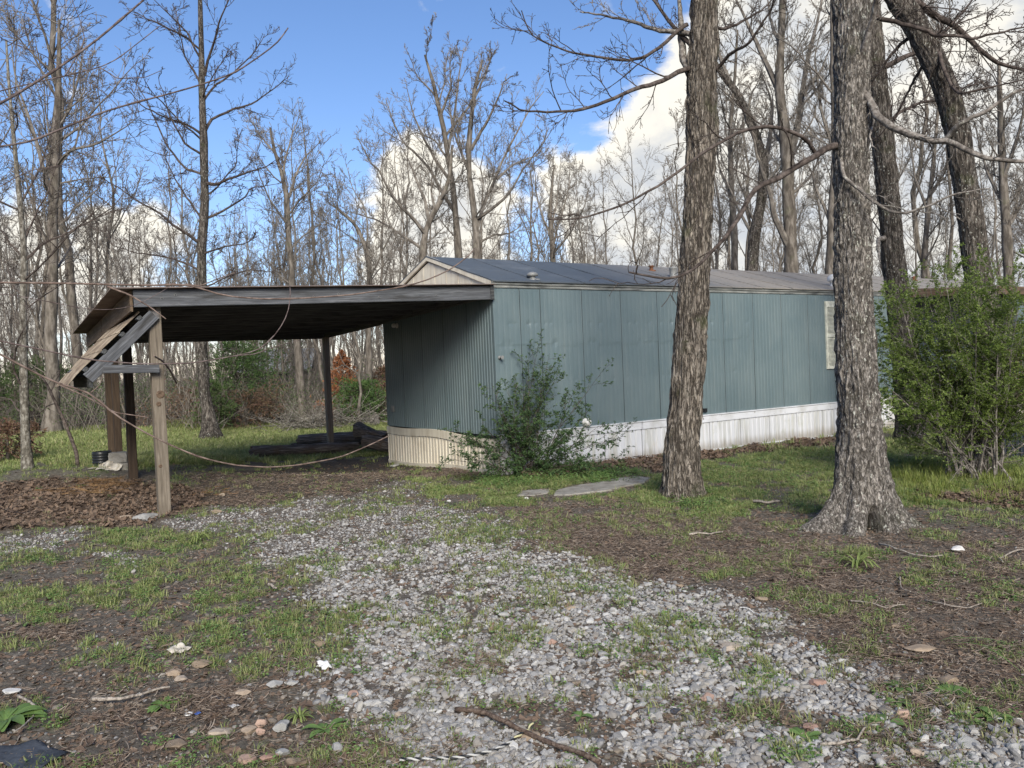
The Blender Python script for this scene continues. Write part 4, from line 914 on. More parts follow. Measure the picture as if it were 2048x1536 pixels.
# ------------------------------------------------------------------ bare trees one can tell apart behind
big_tree('slim straight tree with many crooked side limbs in the meadow behind the carport', [(424, 888, 22), (418, 850, 13), (409, 790, 11), (402, 700, 10.5), (402, 600, 9.5), (404, 500, 9), (408, 400, 8), (408, 270, 7.5), (403, 170, 6), (402, 60, 5), (398, -60, 3)], 21.3,
    [([(404, 440), (385, 410), (365, 385), (345, 350), (330, 310), (320, 285)], 2.6, 1), ([(402, 487), (380, 470), (350, 452), (325, 430), (280, 405), (240, 375), (200, 350)], 3.2, -1.5),
     ([(408, 437), (440, 425), (465, 410), (495, 390), (500, 375), (550, 365)], 3, 1), ([(410, 368), (432, 373), (450, 358), (490, 345), (530, 335), (552, 322)], 3.6, -1.5), ([(409, 262), (420, 240), (440, 232), (470, 222), (500, 215), (530, 195), (575, 155)], 3.3, 1.5),
     ([(406, 272), (385, 258), (345, 243), (320, 235), (280, 215), (250, 180)], 2.6, -1), ([(404, 178), (388, 150), (368, 120), (355, 70), (345, 20)], 2.5, 1), ([(408, 152), (425, 90), (435, 50), (450, 10), (475, -40)], 3, -1), ([(406, 205), (435, 170), (465, 150), (500, 115), (530, 72)], 2.6, 1),
     ([(403, 542), (370, 522), (320, 510), (275, 505), (230, 490)], 2.6, 1), ([(405, 508), (440, 490), (480, 480), (520, 460)], 2.2, -1), ([(403, 120), (370, 60), (340, 30), (300, -10)], 2.2, -1), ([(405, 350), (370, 340), (330, 295), (290, 200), (262, 150)], 2.8, .8),
     ([(403, 310), (370, 290), (335, 230), (310, 150)], 2.5, -1), ([(404, 575), (440, 560), (500, 540), (560, 545)], 2, 1)],
    seed=4, mt=M_bark3, ml=M_twig, auto=5, tw=[(8, .12, 1, 42, .34, 8, .05, .17), (6, .12, 1, 40, .55, 6, .04, .2), (3, .15, 1, 40, .6, 4, .03, .22)])
big_tree('tall dark tree at far left forking into upright stems', [(105, 885, 18), (108, 800, 12), (103, 690, 12), (104, 600, 11), (104, 500, 10), (108, 400, 9), (111, 330, 9), (114, 260, 8), (116, 190, 6), (118, 100, 4), (118, 40, 2)], 23,
    [([(106, 410), (88, 340), (70, 275), (50, 215), (32, 160), (25, 90)], 5, 1), ([(111, 335), (140, 303), (190, 290), (240, 262), (282, 230)], 3.4, -1.5), ([(104, 520), (70, 440), (40, 350), (10, 290)], 4, -1), ([(113, 270), (140, 210), (160, 140), (165, 70)], 3.5, 1), ([(108, 460), (150, 420), (200, 380), (230, 330)], 2.6, 1), ([(115, 200), (80, 140), (60, 80), (50, 40)], 3, -1), ([(104, 560), (140, 500), (165, 420)], 3, 2)], seed=9, auto=9)
big_tree('thin pale dappled sapling nearest the leaf litter at far left', [(56, 980, 10), (52, 900, 9.5), (49, 800, 8), (46, 700, 8), (47, 600, 7), (46, 500, 6), (40, 400, 5), (30, 300, 4), (20, 200, 3), (12, 80, 2)], 12.6,
    [([(52, 790), (25, 740), (30, 690), (50, 650), (70, 610)], 2.6, -.6), ([(47, 830), (15, 800), (-30, 785)], 2.4, .5), ([(49, 620), (80, 590), (130, 560), (180, 545)], 1.8, .6), ([(47, 560), (90, 520), (140, 470), (180, 430), (225, 390)], 2.2, -.8), ([(45, 520), (10, 470), (-30, 440)], 2, .6), ([(40, 410), (80, 340), (110, 260), (120, 190)], 2.2, .6)], seed=12, mt=M_sap, ml=M_twig, auto=8, rmin=.0035, name='sapling', auto0=.35)
big_tree('curved dark sapling arching out of the leaves beside the pale sapling', [(158, 948, 4), (153, 905, 3.6), (132, 850, 3.2), (108, 800, 2.8), (92, 765, 2.2), (70, 740, 1.4)], 13.4, [([(113, 808), (95, 812), (70, 835), (58, 850)], 1.2, .3), ([(100, 785), (120, 740), (150, 690)], 1.2, .3)], seed=15, mt=M_twig, ml=M_twig, auto=3, rmin=.003, name='sapling', auto0=.5, tw=[(5, .2, 1, 45, .4, 6, .05, .2), (3, .2, 1, 45, .4, 4, 0, .2)])
big_tree('slender tree with a forked rounded crown above the middle of the carport roof', [(606, 850, 9), (602, 780, 8.5), (596, 700, 8), (584, 570, 6.5), (578, 480, 5.5), (575, 400, 5), (563, 345, 4), (548, 300, 3), (540, 255, 2)], 27,
    [([(575, 395), (590, 350), (612, 310), (640, 280)], 3.4, 1), ([(577, 450), (540, 400), (520, 350), (505, 300)], 2.6, -1), ([(576, 430), (600, 400), (640, 360), (655, 320)], 2.4, -1), ([(566, 350), (575, 300), (590, 250), (600, 215)], 2.6, 1), ([(580, 500), (610, 470), (640, 450), (665, 420)], 2, 1), ([(550, 305), (520, 260), (505, 225)], 2, 1)], seed=21, auto=10, mt=M_far)
big_tree('crooked small tree forking just right of the slender carport tree', [(742, 845, 8), (738, 760, 7), (737, 660, 6), (739, 560, 5), (734, 500, 4.5), (712, 450, 3.6), (690, 430, 3), (665, 410, 2)], 27,
    [([(735, 520), (735, 470), (728, 420), (705, 380), (690, 330)], 2.6, 1), ([(738, 560), (765, 500), (790, 460), (800, 410)], 2.4, -1), ([(741, 740), (720, 715), (705, 690), (690, 672)], 2.2, 0), ([(742, 745), (752, 700), (765, 680)], 2.4, .5)], seed=25, auto=7)
TWG = [(9, .1, 1, 38, .34, 8, .07, .13), (8, .1, 1, 36, .48, 6, .06, .17), (6, .12, 1, 38, .5, 4, .05, .22)]
big_tree('broad tree fanning out left above the gable from one short trunk', [(846, 560, 9), (845, 520, 8), (846, 490, 7), (852, 455, 5.5), (868, 425, 6), (885, 395, 5), (900, 350, 4), (905, 290, 2.5)], 28,
    [([(850, 500), (815, 480), (782, 455), (760, 440), (730, 430), (705, 425)], 4, 1), ([(852, 470), (830, 440), (800, 410), (780, 380), (760, 340), (738, 320), (712, 270)], 4, -1.5), ([(858, 445), (850, 400), (835, 360), (820, 320), (800, 280)], 4, 1), ([(868, 425), (862, 380), (860, 330), (870, 290)], 3, 2), ([(880, 400), (900, 380), (925, 350), (935, 320)], 2.6, -1)], seed=31, auto=6, tw=TWG)
big_tree('tall round crowned tree reaching highest above the gable', [(918, 560, 9), (916, 500, 7.5), (913, 440, 6.5), (906, 370, 5.5), (895, 310, 4.6), (884, 240, 5), (872, 190, 4), (862, 150, 3), (850, 110, 2)], 29,
    [([(912, 430), (885, 390), (860, 345), (830, 310), (805, 290), (780, 240), (765, 200)], 4, 1), ([(906, 370), (880, 330), (855, 290), (830, 230), (815, 170)], 4, -1), ([(895, 310), (905, 260), (915, 200), (920, 140), (930, 95)], 4, 1), ([(884, 240), (870, 190), (835, 150), (826, 110)], 3, -1), ([(890, 270), (930, 220), (955, 160), (965, 115)], 3, 1), ([(898, 320), (870, 280), (830, 260), (790, 280)], 2.6, 1.5), ([(882, 230), (900, 180), (895, 130), (905, 90)], 3, -1)], seed=33, auto=5, tw=TWG)
big_tree('spreading tree leaning right over the gable beside the round crowned tree', [(952, 560, 9.5), (953, 510, 8.5), (950, 450, 7), (946, 400, 6), (938, 350, 5), (938, 290, 5.5), (944, 230, 4.5), (950, 170, 3.5), (965, 120, 2)], 27.5,
    [([(955, 460), (970, 400), (992, 360), (1010, 310), (1040, 260), (1062, 215), (1090, 180)], 4.5, 1), ([(953, 440), (985, 420), (1020, 390), (1050, 340), (1080, 300), (1110, 260)], 3.6, -1.5), ([(940, 350), (920, 300), (905, 250), (900, 200)], 3.5, 1), ([(942, 300), (965, 260), (990, 210), (1005, 160), (1025, 150)], 4, -1), ([(955, 490), (985, 470), (1020, 465), (1060, 440)], 3, 1), ([(947, 200), (975, 150), (985, 100)], 3, 1), ([(992, 360), (1030, 330), (1060, 320), (1095, 310)], 2.6, 1)], seed=36, auto=4, tw=TWG)
big_tree('small narrow tree with dense upright stems left of the furrowed trunk', [(1108, 560, 6), (1107, 520, 5.5), (1103, 470, 5), (1100, 420, 4), (1104, 370, 2.5), (1108, 330, 1.6)], 33,
    [([(1105, 500), (1120, 440), (1135, 380), (1140, 330)], 3, 1), ([(1104, 480), (1085, 430), (1070, 380), (1068, 330)], 3, 0), ([(1103, 450), (1115, 400), (1122, 350), (1125, 310)], 2.4, 1), ([(1106, 510), (1140, 470), (1165, 420), (1180, 370)], 2.4, -1)], seed=41, auto=8, tw=TWG)
big_tree('stout trunk with rising paired stems seen above the roof between the big trunks', [(1582, 580, 14), (1582, 520, 13), (1581, 475, 12.5), (1577, 400, 12), (1575, 330, 12), (1569, 250, 11), (1560, 190, 9), (1561, 125, 8), (1564, 50, 7), (1566, -30, 6)], 24,
    [([(1577, 330), (1596, 240), (1606, 180), (1620, 90), (1638, 30), (1652, -40)], 8, 1), ([(1562, 190), (1532, 130), (1505, 70), (1470, 0), (1450, -40)], 6.5, 1), ([(1578, 490), (1552, 430), (1538, 370), (1512, 300), (1500, 240)], 7, -1), ([(1563, 120), (1545, 50), (1535, -20)], 5, 1), ([(1606, 190), (1640, 140), (1665, 80)], 4, 1)], seed=45, auto=8, mt=M_far, tw=TWG)
big_tree('dark trunked tree with long limb running up to the furrowed trunk', [(1503, 580, 13), (1505, 540, 12), (1508, 475, 11), (1522, 400, 10), (1530, 330, 10), (1518, 290, 9), (1504, 250, 7.5), (1478, 190, 7), (1445, 150, 6), (1420, 110, 5)], 25,
    [([(1530, 330), (1545, 270), (1550, 210), (1530, 150)], 6, 1), ([(1515, 290), (1490, 240), (1500, 190), (1520, 150)], 4, -1), ([(1508, 470), (1480, 420), (1460, 370), (1440, 330)], 3.5, 1), ([(1522, 400), (1550, 360), (1580, 320)], 3, -1), ([(1470, 180), (1440, 100), (1430, 30), (1425, -30)], 4.5, 1)], seed=47, auto=7, mt=M_bark3, tw=TWG)
big_tree('plain upright trunk between the furrowed trunk and the dark trunked tree', [(1470, 580, 7.5), (1470, 540, 7), (1469, 480, 7), (1463, 400, 6), (1460, 320, 5), (1462, 240, 4), (1470, 150, 3), (1475, 60, 2)], 29, [([(1463, 400), (1440, 330), (1430, 260)], 3, 1), ([(1461, 330), (1480, 260), (1500, 200)], 3, -1)], seed=50, auto=10, tw=TWG)
big_tree('grey trunk peeping out directly left of the flecked oak', [(1662, 580, 13), (1662, 520, 11), (1665, 430, 9), (1672, 300, 8), (1668, 180, 7), (1665, 50, 5), (1665, -40, 4)], 23, [([(1663, 450), (1630, 380), (1610, 300)], 4, 1), ([(1668, 300), (1640, 220), (1625, 130), (1640, 60)], 4, 1)], seed=53, auto=8, tw=TWG)
big_tree('upright tree above the right end of the bush near the picture edge', [(2018, 590, 10), (2016, 520, 9.5), (2013, 450, 9), (2007, 380, 8), (2003, 300, 7), (2000, 200, 5), (1998, 130, 3)], 24, [([(2010, 420), (1975, 350), (1955, 280), (1940, 220)], 4, 1), ([(2006, 360), (2030, 290), (2050, 220), (2060, 140)], 4.5, -1), ([(2014, 460), (2050, 400), (2080, 340)], 4, 1)], seed=57, auto=12, tw=TWG)
big_tree('slender tree rising between the leaning trunk and the dark rough trunk', [(1848, 580, 6), (1850, 500, 5.5), (1856, 420, 5), (1866, 340, 4), (1872, 260, 3), (1880, 190, 2)], 28, [([(1856, 420), (1830, 360), (1815, 290), (1810, 220)], 3, 1), ([(1858, 400), (1890, 340), (1900, 270)], 2.6, -1)], seed=59, auto=9, tw=TWG)

# ------------------------------------------------------------------ woodland copies
def wild(seed, h, r0, clear=.35, k=13, spread=.32, mt=M_far, mtw=M_fartwig, lean=.02, lv=None, rmin=.011):
    rg = np.random.default_rng(seed); n = 18; z = np.linspace(-.3, h, n)
    P = np.stack([np.cumsum(rg.normal(0, .11, n))*h/14, np.cumsum(rg.normal(0, .11, n))*h/14, z], 1); P[:, :2] -= P[0, :2]; P[:, 0] += rg.normal(0, lean)*z
    R = np.maximum(r0*(1-np.linspace(0, 1, n)**1.3*.88), rmin); R[0] *= 1.5; R[1] *= 1.1
    a = MB(); tubes(a, P, R, 9, False); b = MB()
    c = kids(P[None], R[None], k, clear, .98, 42, 12, spread, 9, .09, .13, rg, rmin=rmin*1.3, lrs=.6); tubes(b, c[0], c[1], 4, False)
    for li, (kk, s0, s1, an, Lf, nn, up, wb) in enumerate(lv or [(6, .12, 1, 36, .45, 6, .07, .14), (6, .1, 1, 36, .55, 5, .06, .18), (3, .2, 1, 38, .6, 3, .05, .2)]):
        c = kids(c[0], c[1], kk, s0, s1, an, 11, Lf, nn, up, wb, rg, rmin=rmin); tubes(b, c[0], c[1], 3, False)
    return a.mesh('trunk', mt, True), b.mesh('crown', mtw)
VAR = [wild(101+i, h, r*.62, cl, k, sp) for i, (h, r, cl, k, sp) in enumerate([(15, .17, .35, 14, .34), (16, .21, .4, 13, .36), (14, .13, .45, 12, .28), (17, .24, .38, 14, .38), (13, .12, .3, 14, .3), (16, .15, .5, 11, .26)])]
THINV = [wild(140+i, h, r, cl, k, sp, M_far, M_fartwig, .05, [(6, .12, 1, 40, .5, 5, .06, .16), (4, .15, 1, 40, .6, 4, .05, .2)], .006) for i, (h, r, cl, k, sp) in enumerate([(7, .045, .2, 16, .25), (9, .06, .3, 16, .22), (5, .035, .15, 14, .3), (8, .05, .1, 20, .2)])]
def treeobj(v, loc, rz, sc, label, group, name='bare_tree'):
    t = bpy.data.objects.new(name, None); SC.collection.objects.link(t); t.empty_display_size = .1
    t.matrix_world = Matrix.Translation(Vector(loc)) @ Matrix.Rotation(rz, 4, 'Z') @ Matrix.Diagonal((sc[0], sc[0], sc[1], 1)); WM[t.name] = t.matrix_world.copy()
    tag(t, label, 'tree', group)
    for nm, me in (('trunk', v[0]), ('crown', v[1])): o = bpy.data.objects.new(nm, me); SC.collection.objects.link(o); o.parent = t
    return t
rg = np.random.default_rng(77)
ZONES = [((-260, 260), 24, 42, 13, (.85, 1.15), 'slender bare tree standing in the woods left of the carport', 'trees in the woods left of the carport'),
         ((260, 790), 34, 58, 14, (.52, .78), 'slender bare tree in the woods seen above and below the carport roof', 'trees in the woods behind the carport'),
         ((790, 1400), 40, 62, 11, (.5, .75), 'slender bare tree behind the gable and the dark blue roof', 'trees in the woods behind the gable'),
         ((1400, 2400), 29, 55, 22, (.7, 1.3), 'slender bare tree in the woods behind the brown end of the roof', 'trees in the woods behind the right of the roof')]
for (xr, y0, y1, cnt, sr, lab, grp) in ZONES:
    for k in range(cnt):
        px = xr[0]+(k+rg.random())*(xr[1]-xr[0])/cnt; Y = rg.uniform(y0, y1); r = FWD+RGT*(px-1024)/CAM_F; x = r[0]/r[1]*Y
        s = rg.uniform(*sr)*(Y/38 if xr[0] < 1400 and xr[0] > 0 else 1); s = min(s, 1.35)
        treeobj(VAR[rg.integers(len(VAR))], (x, Y, g1(x, Y)), rg.uniform(0, 6.28), (s, s*rg.uniform(.9, 1.1)), lab, grp)
for (xr, y0, y1, cnt, sr, lab, grp) in [((-200, 260), 22.5, 34, 16, 0, 'thin pole like sapling at the woodland edge left of the carport', 'saplings left of the carport'), ((250, 800), 25.5, 36, 26, 0, 'thin pole like sapling at the woodland edge under the carport roof', 'saplings behind the carport')]:
    for k in range(cnt):
        px = xr[0]+(k+rg.random())*(xr[1]-xr[0])/cnt; Y = rg.uniform(y0, y1); r = FWD+RGT*(px-1024)/CAM_F; x = r[0]/r[1]*Y; s = rg.uniform(.7, 1.25)
        treeobj(THINV[rg.integers(4)], (x, Y, g1(x, Y)), rg.uniform(0, 6.28), (s, s), lab, grp, 'sapling')

# ------------------------------------------------------------------ scattering
def scatter(name, P, rot, scl, idx, sources, kind='stuff', parent=None):
    """one object: the given little meshes spread over points"""
    col = bpy.data.collections.new(name+' pieces')
    for i, me in enumerate(sources): col.objects.link(bpy.data.objects.new(f'{name}_{i:02d}', me))
    me = mkmesh(name, P, [], None, attrs={'rot': ('FLOAT_VECTOR', rot), 'scl': ('FLOAT_VECTOR', scl if np.ndim(scl) == 2 else np.repeat(np.asarray(scl)[:, None], 3, 1)), 'pick': ('INT', idx)})
    o = put(name, me); tag(o, kind=kind)
    ng = bpy.data.node_groups.new(name, 'GeometryNodeTree'); ng.interface.new_socket('Geometry', in_out='INPUT', socket_type='NodeSocketGeometry'); ng.interface.new_socket('Geometry', in_out='OUTPUT', socket_type='NodeSocketGeometry')
    gi = ng.nodes.new('NodeGroupInput'); go = ng.nodes.new('NodeGroupOutput'); ip = ng.nodes.new('GeometryNodeInstanceOnPoints'); ci = ng.nodes.new('GeometryNodeCollectionInfo')
    ci.inputs['Collection'].default_value = col; ci.inputs['Separate Children'].default_value = True; ci.inputs['Reset Children'].default_value = True
    ip.inputs['Pick Instance'].default_value = True
    def att(n, ty): a = ng.nodes.new('GeometryNodeInputNamedAttribute'); a.data_type = ty; a.inputs['Name'].default_value = n; return a.outputs['Attribute']
    er = ng.nodes.new('FunctionNodeEulerToRotation'); ng.links.new(att('rot', 'FLOAT_VECTOR'), er.inputs[0])
    ng.links.new(gi.outputs[0], ip.inputs['Points']); ng.links.new(ci.outputs[0], ip.inputs['Instance']); ng.links.new(att('pick', 'INT'), ip.inputs['Instance Index'])
    ng.links.new(er.outputs[0], ip.inputs['Rotation']); ng.links.new(att('scl', 'FLOAT_VECTOR'), ip.inputs['Scale']); ng.links.new(ip.outputs[0], go.inputs[0])
    m = o.modifiers.new('scatter', 'NODES'); m.node_group = ng
    return o
def spots(n, r0, r1, power, fn, a=40, seed=1, back=0):
    """random ground spots between r0 and r1 metres with density falling as r**-power, kept with probability fn"""
    rg = np.random.default_rng(seed); u = rg.random(n); e = 2-power
    r = (r0**e+u*(r1**e-r0**e))**(1/e) if abs(e) > 1e-3 else r0*(r1/r0)**u
    th = np.radians(rg.uniform(-a, a, n)); x, y = r*np.sin(th), r*np.cos(th); z = gz(x, y); k = rg.random(n) < fn(x, y, z); x, y, z = x[k], y[k], z[k]; cv = cover(x, y, z); z = z+cv[0]*.013+cv[2]*(.05*fbm(P3(x*5, y*5), 2, 4)+.004); k = slice(None)
    return np.stack([x, y, z], 1)[k], rg
def infoot(x, y, m=0):
    d0, d1 = x-TX0, y-TY0; t = d0*TD[0]+d1*TD[1]; q = d0*TN[0]+d1*TN[1]
    return (t > -m) & (t < TLEN+m) & (q > -m) & (q < TW+m)
def crop(x, y): return ~infoot(x, y, .02)

def leaf_quads(mb, C, D, Nn, ln, wd, bend=.15, segs=2):
    """pointed leaves: C base points, D directions, Nn normals"""
    C, D, Nn = np.asarray(C, float), nrm(np.asarray(D, float)), np.asarray(Nn, float); S = nrm(np.cross(D, Nn)); Nn = np.cross(S, D)
    ln = np.broadcast_to(ln, (len(C),))[:, None]; wd = np.broadcast_to(wd, (len(C),))[:, None]
    a = C; b = C+D*ln*.45+S*wd*.5+Nn*ln*bend*.4; c = C+D*ln-Nn*ln*bend; d = C+D*ln*.45-S*wd*.5+Nn*ln*bend*.4; e = C+D*ln*.5
    V = np.stack([a, b, c, d], 1).reshape(-1, 3); i = np.arange(len(C))[:, None]*4
    mb.add(V, np.concatenate([i, i+1, i+2], 1), np.concatenate([i, i+2, i+3], 1))
def along(P, R, k, rg, s0=.1):
    B, m, _ = P.shape; s = rg.uniform(s0, 1, (B, k)); u = s*(m-1); i = np.clip(np.floor(u).astype(int), 0, m-2); f = (u-i)[..., None]; bi = np.arange(B)[:, None]
    return (P[bi, i]*(1-f)+P[bi, i+1]*f).reshape(-1, 3), nrm(P[bi, i+1]-P[bi, i]).reshape(-1, 3)
def grassclump(seed, n=16, h=.07, spread=.035, wd=.0035, lean=.5):
    rg = np.random.default_rng(seed); mb = MB(); th = rg.uniform(0, 6.28, n); r = spread*np.sqrt(rg.random(n)); hh = h*rg.uniform(.5, 1.2, n)
    b = np.stack([r*np.cos(th), r*np.sin(th), np.full(n, -.005)], 1); o = np.stack([np.cos(th+rg.normal(0, .6, n)), np.sin(th+rg.normal(0, .6, n)), np.zeros(n)], 1)
    s = np.stack([-o[:, 1], o[:, 0], o[:, 2]], 1)*wd; l = rg.uniform(.15, lean*1.6, n)[:, None]*hh[:, None]; up = np.array([0, 0, 1.])
    m_ = b+o*l*.35+up*hh[:, None]*.6; t_ = b+o*l*1.1+up*hh[:, None]*rg.uniform(.75, 1, n)[:, None]
    V = np.stack([b-s, b+s, m_+s*.8, m_-s*.8, t_], 1).reshape(-1, 3); i = np.arange(n)[:, None]*5
    mb.add(V, np.concatenate([i, i+1, i+2, i+3], 1), np.concatenate([i+3, i+2, i+4], 1)); return mb
def weedclump(seed, n=18, spread=.045, ln=.022, wd=.014, h=.03):
    rg = np.random.default_rng(seed); mb = MB(); th = rg.uniform(0, 6.28, n); r = spread*np.sqrt(rg.random(n)); z = rg.uniform(.004, h, n)
    C = np.stack([r*np.cos(th), r*np.sin(th), z], 1); D = np.stack([np.cos(th), np.sin(th), rg.normal(.1, .3, n)], 1); leaf_quads(mb, C, D, np.array([0, 0, 1.])+rg.normal(0, .25, (n, 3)), rg.uniform(.6, 1.2, n)*ln, wd, .2)
    return mb
def rockmesh(seed, mat, sub=2, flatn=.6, rough=.22, name='stone'):
    rg = np.random.default_rng(seed); import bmesh
    bm = bmesh.new(); bmesh.ops.create_icosphere(bm, subdivisions=sub, radius=1)
    V = np.array([v.co[:] for v in bm.verts]); F = [tuple(v.index for v in f.verts) for f in bm.faces]; bm.free()
    for k in range(7 if sub < 3 else 14):   # chip flat faces
        d = nrm(rg.normal(size=3)); c = rg.uniform(.55, .85); s = V@d; V = V-np.outer(np.maximum(s-c, 0), d)
    V = V*(1+rough*(vnoise(V*1.7+seed, seed)[:, None]-.5)); V[:, 2] *= flatn; V[:, 0] *= rg.uniform(.85, 1.35)
    return mkmesh(name, V, [np.array(F)], mat)
# far wood and undergrowth
def ring(n, r0, r1, a0, a1, seed):
    rg = np.random.default_rng(seed); r = np.sqrt(rg.uniform(r0**2, r1**2, n)); th = np.radians(rg.uniform(a0, a1, n)); x, y = r*np.sin(th), r*np.cos(th); return np.stack([x, y, gz(x, y)], 1), rg
P, rg = ring(140, 60, 125, -52, 52, 5); n = len(P); sc = np.stack([rg.uniform(.75, 1.05, n)]*3, 1)
fo = [f for v in VAR for f in v]
def joined(v, name):
    A = MB(); off = 0
    for me in v:
        co_ = np.zeros(len(me.vertices)*3, np.float32); me.vertices.foreach_get('co', co_); q4 = [p.vertices[:] for p in me.polygons]
        A.add(co_.reshape(-1, 3), np.array([f for f in q4 if len(f) == 4]))
    return A.mesh(name, M_fartwig)
FV = [joined(v, 'far_tree') for v in VAR[:4]]
scatter('far_woodland', P, np.stack([0*sc[:, 0], 0*sc[:, 0], rg.uniform(0, 6.28, n)], 1), sc, rg.integers(0, 4, n), FV)
P, rg = ring(230, 20, 60, 56, 304, 15); n = len(P)
scatter('woodland_unseen', P, np.stack([np.zeros(n), np.zeros(n), rg.uniform(0, 6.28, n)], 1), np.stack([rg.uniform(.8, 1.1, n)]*3, 1), rg.integers(0, 4, n), FV)  # unseen trees beside and behind the camera, added to block low side light
TV = [joined(v, 'far_pole') for v in THINV]
P, rg = ring(430, 30, 75, -50, 50, 6); keep = ~infoot(P[:, 0], P[:, 1], 1.5); P = P[keep]; n = len(P)
scatter('woodland_poles', P, np.stack([rg.normal(0, .04, n), rg.normal(0, .04, n), rg.uniform(0, 6.28, n)], 1), np.stack([rg.uniform(.7, 1.5, n)]*3, 1), rg.integers(0, 4, n), TV)
def brush(seed, leaf=None, n=26, h=1.2):
    rg = np.random.default_rng(seed); mb = MB(); m = 6; b = np.stack([rg.normal(0, .25, n), rg.normal(0, .25, n), np.full(n, -.03)], 1); d = nrm(np.stack([rg.normal(0, .4, n), rg.normal(0, .4, n), np.ones(n)], 1))
    P = [b]; st = (h*rg.uniform(.5, 1.1, n)/(m-1))[:, None]
    for j in range(m-1): d = nrm(d+rg.normal(0, .16, d.shape)+np.array([0, 0, -.04])); P.append(P[-1]+d*st)
    P = np.stack(P, 1); R = np.broadcast_to(np.linspace(.007, .004, m), (n, m)); tubes(mb, P, R, 3, False)
    c = kids(P, R, 5, .2, 1, 45, 12, .45, 4, .03, .2, rg, rmin=.004); tubes(mb, c[0], c[1], 3, False); me_f = [mb]
    V, F = mb.out(); nf = sum(len(f) for f in F)
    if leaf:
        C, D = along(c[0], c[1], 5, rg); l = MB(); leaf_quads(l, C, D+rg.normal(0, .7, D.shape), rg.normal(size=D.shape), rg.uniform(.025, .055, len(C)), .028)
        V2, F2 = l.out(); F = F+[f+len(V) for f in F2]; V = np.concatenate([V, V2])
        mi = np.concatenate([np.zeros(nf), np.ones(sum(len(f) for f in F2))]); return mkmesh('brush', V, F, [M_fartwig, leaf], midx=mi)
    return mkmesh('brush', V, F, M_fartwig)
M_greenbrush = leafmat('woodland spring leaves', [(.06, .11, .03), (.10, .16, .05), (.15, .19, .08)], .3)
BR = [brush(1), brush(2), brush(3, M_redbrush), brush(4, M_greenbrush), brush(5, M_greenbrush, h=1.6), brush(6, M_redbrush, h=.8)]
P, rg = ring(1700, 26.0, 62, -50, 50, 7); keep = ~infoot(P[:, 0], P[:, 1], 1.5); P = P[keep]; n = len(P); wv = fbm(P3(P[:, 0]*.3, P[:, 1]*.3), 3, 71)
pick = np.where(wv > .60, rg.integers(3, 5, n), np.where(rg.random(n) < .35, rg.integers(2, 6, n), rg.integers(0, 2, n)))
scatter('woodland_undergrowth', P, np.stack([0*wv, 0*wv, rg.uniform(0, 6.28, n)], 1), np.stack([rg.uniform(.6, 1.5, n)]*3, 1), pick, BR)

# evergreens and coloured brush at the wood's edge
def conifer(label, px, py, Y, h, wd, mat, seed, cat='shrub', name='evergreen_shrub', cone=True, dens=1.0):
    x, y = at(px, py, Y)[:2]; z = g1(x, y); t = thing(name, (x, y, z), label, cat); rg = np.random.default_rng(seed)
    mb = MB(); P = np.array([(x, y, z-.1), (x+.03, y, z+h*.5), (x, y, z+h)]); tubes(mb, resample(P, 8)[None], np.linspace(.05, .008, 8)[None], 7, False)
    n = int(150*dens); s = rg.random(n)**.8; zz = z+h*(.05+.93*s); w = wd*(((1-s)**.8 if cone else np.sqrt(np.clip(1-(2*s-.85)**2*.75, .05, 1)))*rg.uniform(.6, 1.12, n)); th = rg.uniform(0, 6.28, n)
    d = nrm(np.stack([np.cos(th), np.sin(th), rg.normal(.15, .25, n)], 1)); b = np.stack([x+0*zz, y+0*zz, zz], 1); pts = [b]
    for j in range(4): d = nrm(d+rg.normal(0, .12, d.shape)); pts.append(pts[-1]+d*(w/4)[:, None])
    P = np.stack(pts, 1); R = np.broadcast_to(np.linspace(.008, .004, 5), (n, 5)); tubes(mb, P, R, 3, False); mb.obj('trunk', M_far, t)
    c = kids(P, R, 6, .25, 1, 50, 12, .4, 4, .05, .2, rg, rmin=.003); C, D = along(c[0], c[1], 8, rg); C2, D2 = along(P, R, 6, rg, .3); C = np.concatenate([C, C2]); D = np.concatenate([D, D2])
    lf = MB(); leaf_quads(lf, C, D+rg.normal(0, .5, D.shape), rg.normal(size=D.shape), rg.uniform(.04, .10, len(C)), rg.uniform(.018, .035, len(C)), .2); lf.obj('foliage', mat, t); return t
conifer('large loose evergreen shrub left of the slim back post under the carport roof', 478, 850, 26.5, 2.6, 1.45, M_cedar, 3, cone=False, dens=1.5)
conifer('yellow green shrub beside the meadow tree foot', 430, 880, 24.5, 1.5, .8, M_greenbrush, 4, cone=False, dens=.6)
conifer('browned orange cedar standing just right of the slim back post', 690, 850, 27.5, 2.5, 1.15, M_orange, 5, 'tree', 'dead_cedar', dens=1.1)
conifer('low green evergreen shrub right of the orange cedar', 722, 858, 26.5, 1.35, 1.15, M_cedar, 6, cone=False, dens=1.0)
conifer('rust red brushy shrub touching the edge of the end wall', 772, 850, 28, 1.9, .8, M_redbrush, 7, cone=False, dens=.7)
conifer('low reddish brush mound behind the meadow tree', 400, 868, 26.5, .9, 1.3, M_redbrush, 8, cone=False, dens=.7)
conifer('wide reddish brown brush left of the brush pile', 500, 866, 26.0, .85, 1.6, M_redbrush, 9, cone=False, dens=.8)
conifer('dim green shrub in the wood left of the sloping rafter', 60, 862, 27, 2.2, 1.6, M_greenbrush, 10, cone=False, dens=.9)
conifer('dim green shrub in the wood left of the front post', 130, 840, 31, 2.0, 1.5, M_greenbrush, 11, cone=False, dens=.8)
conifer('sparse twiggy shrub in the meadow edge at far left', 15, 930, 16, .8, .7, M_redbrush, 12, cone=False, dens=.35)
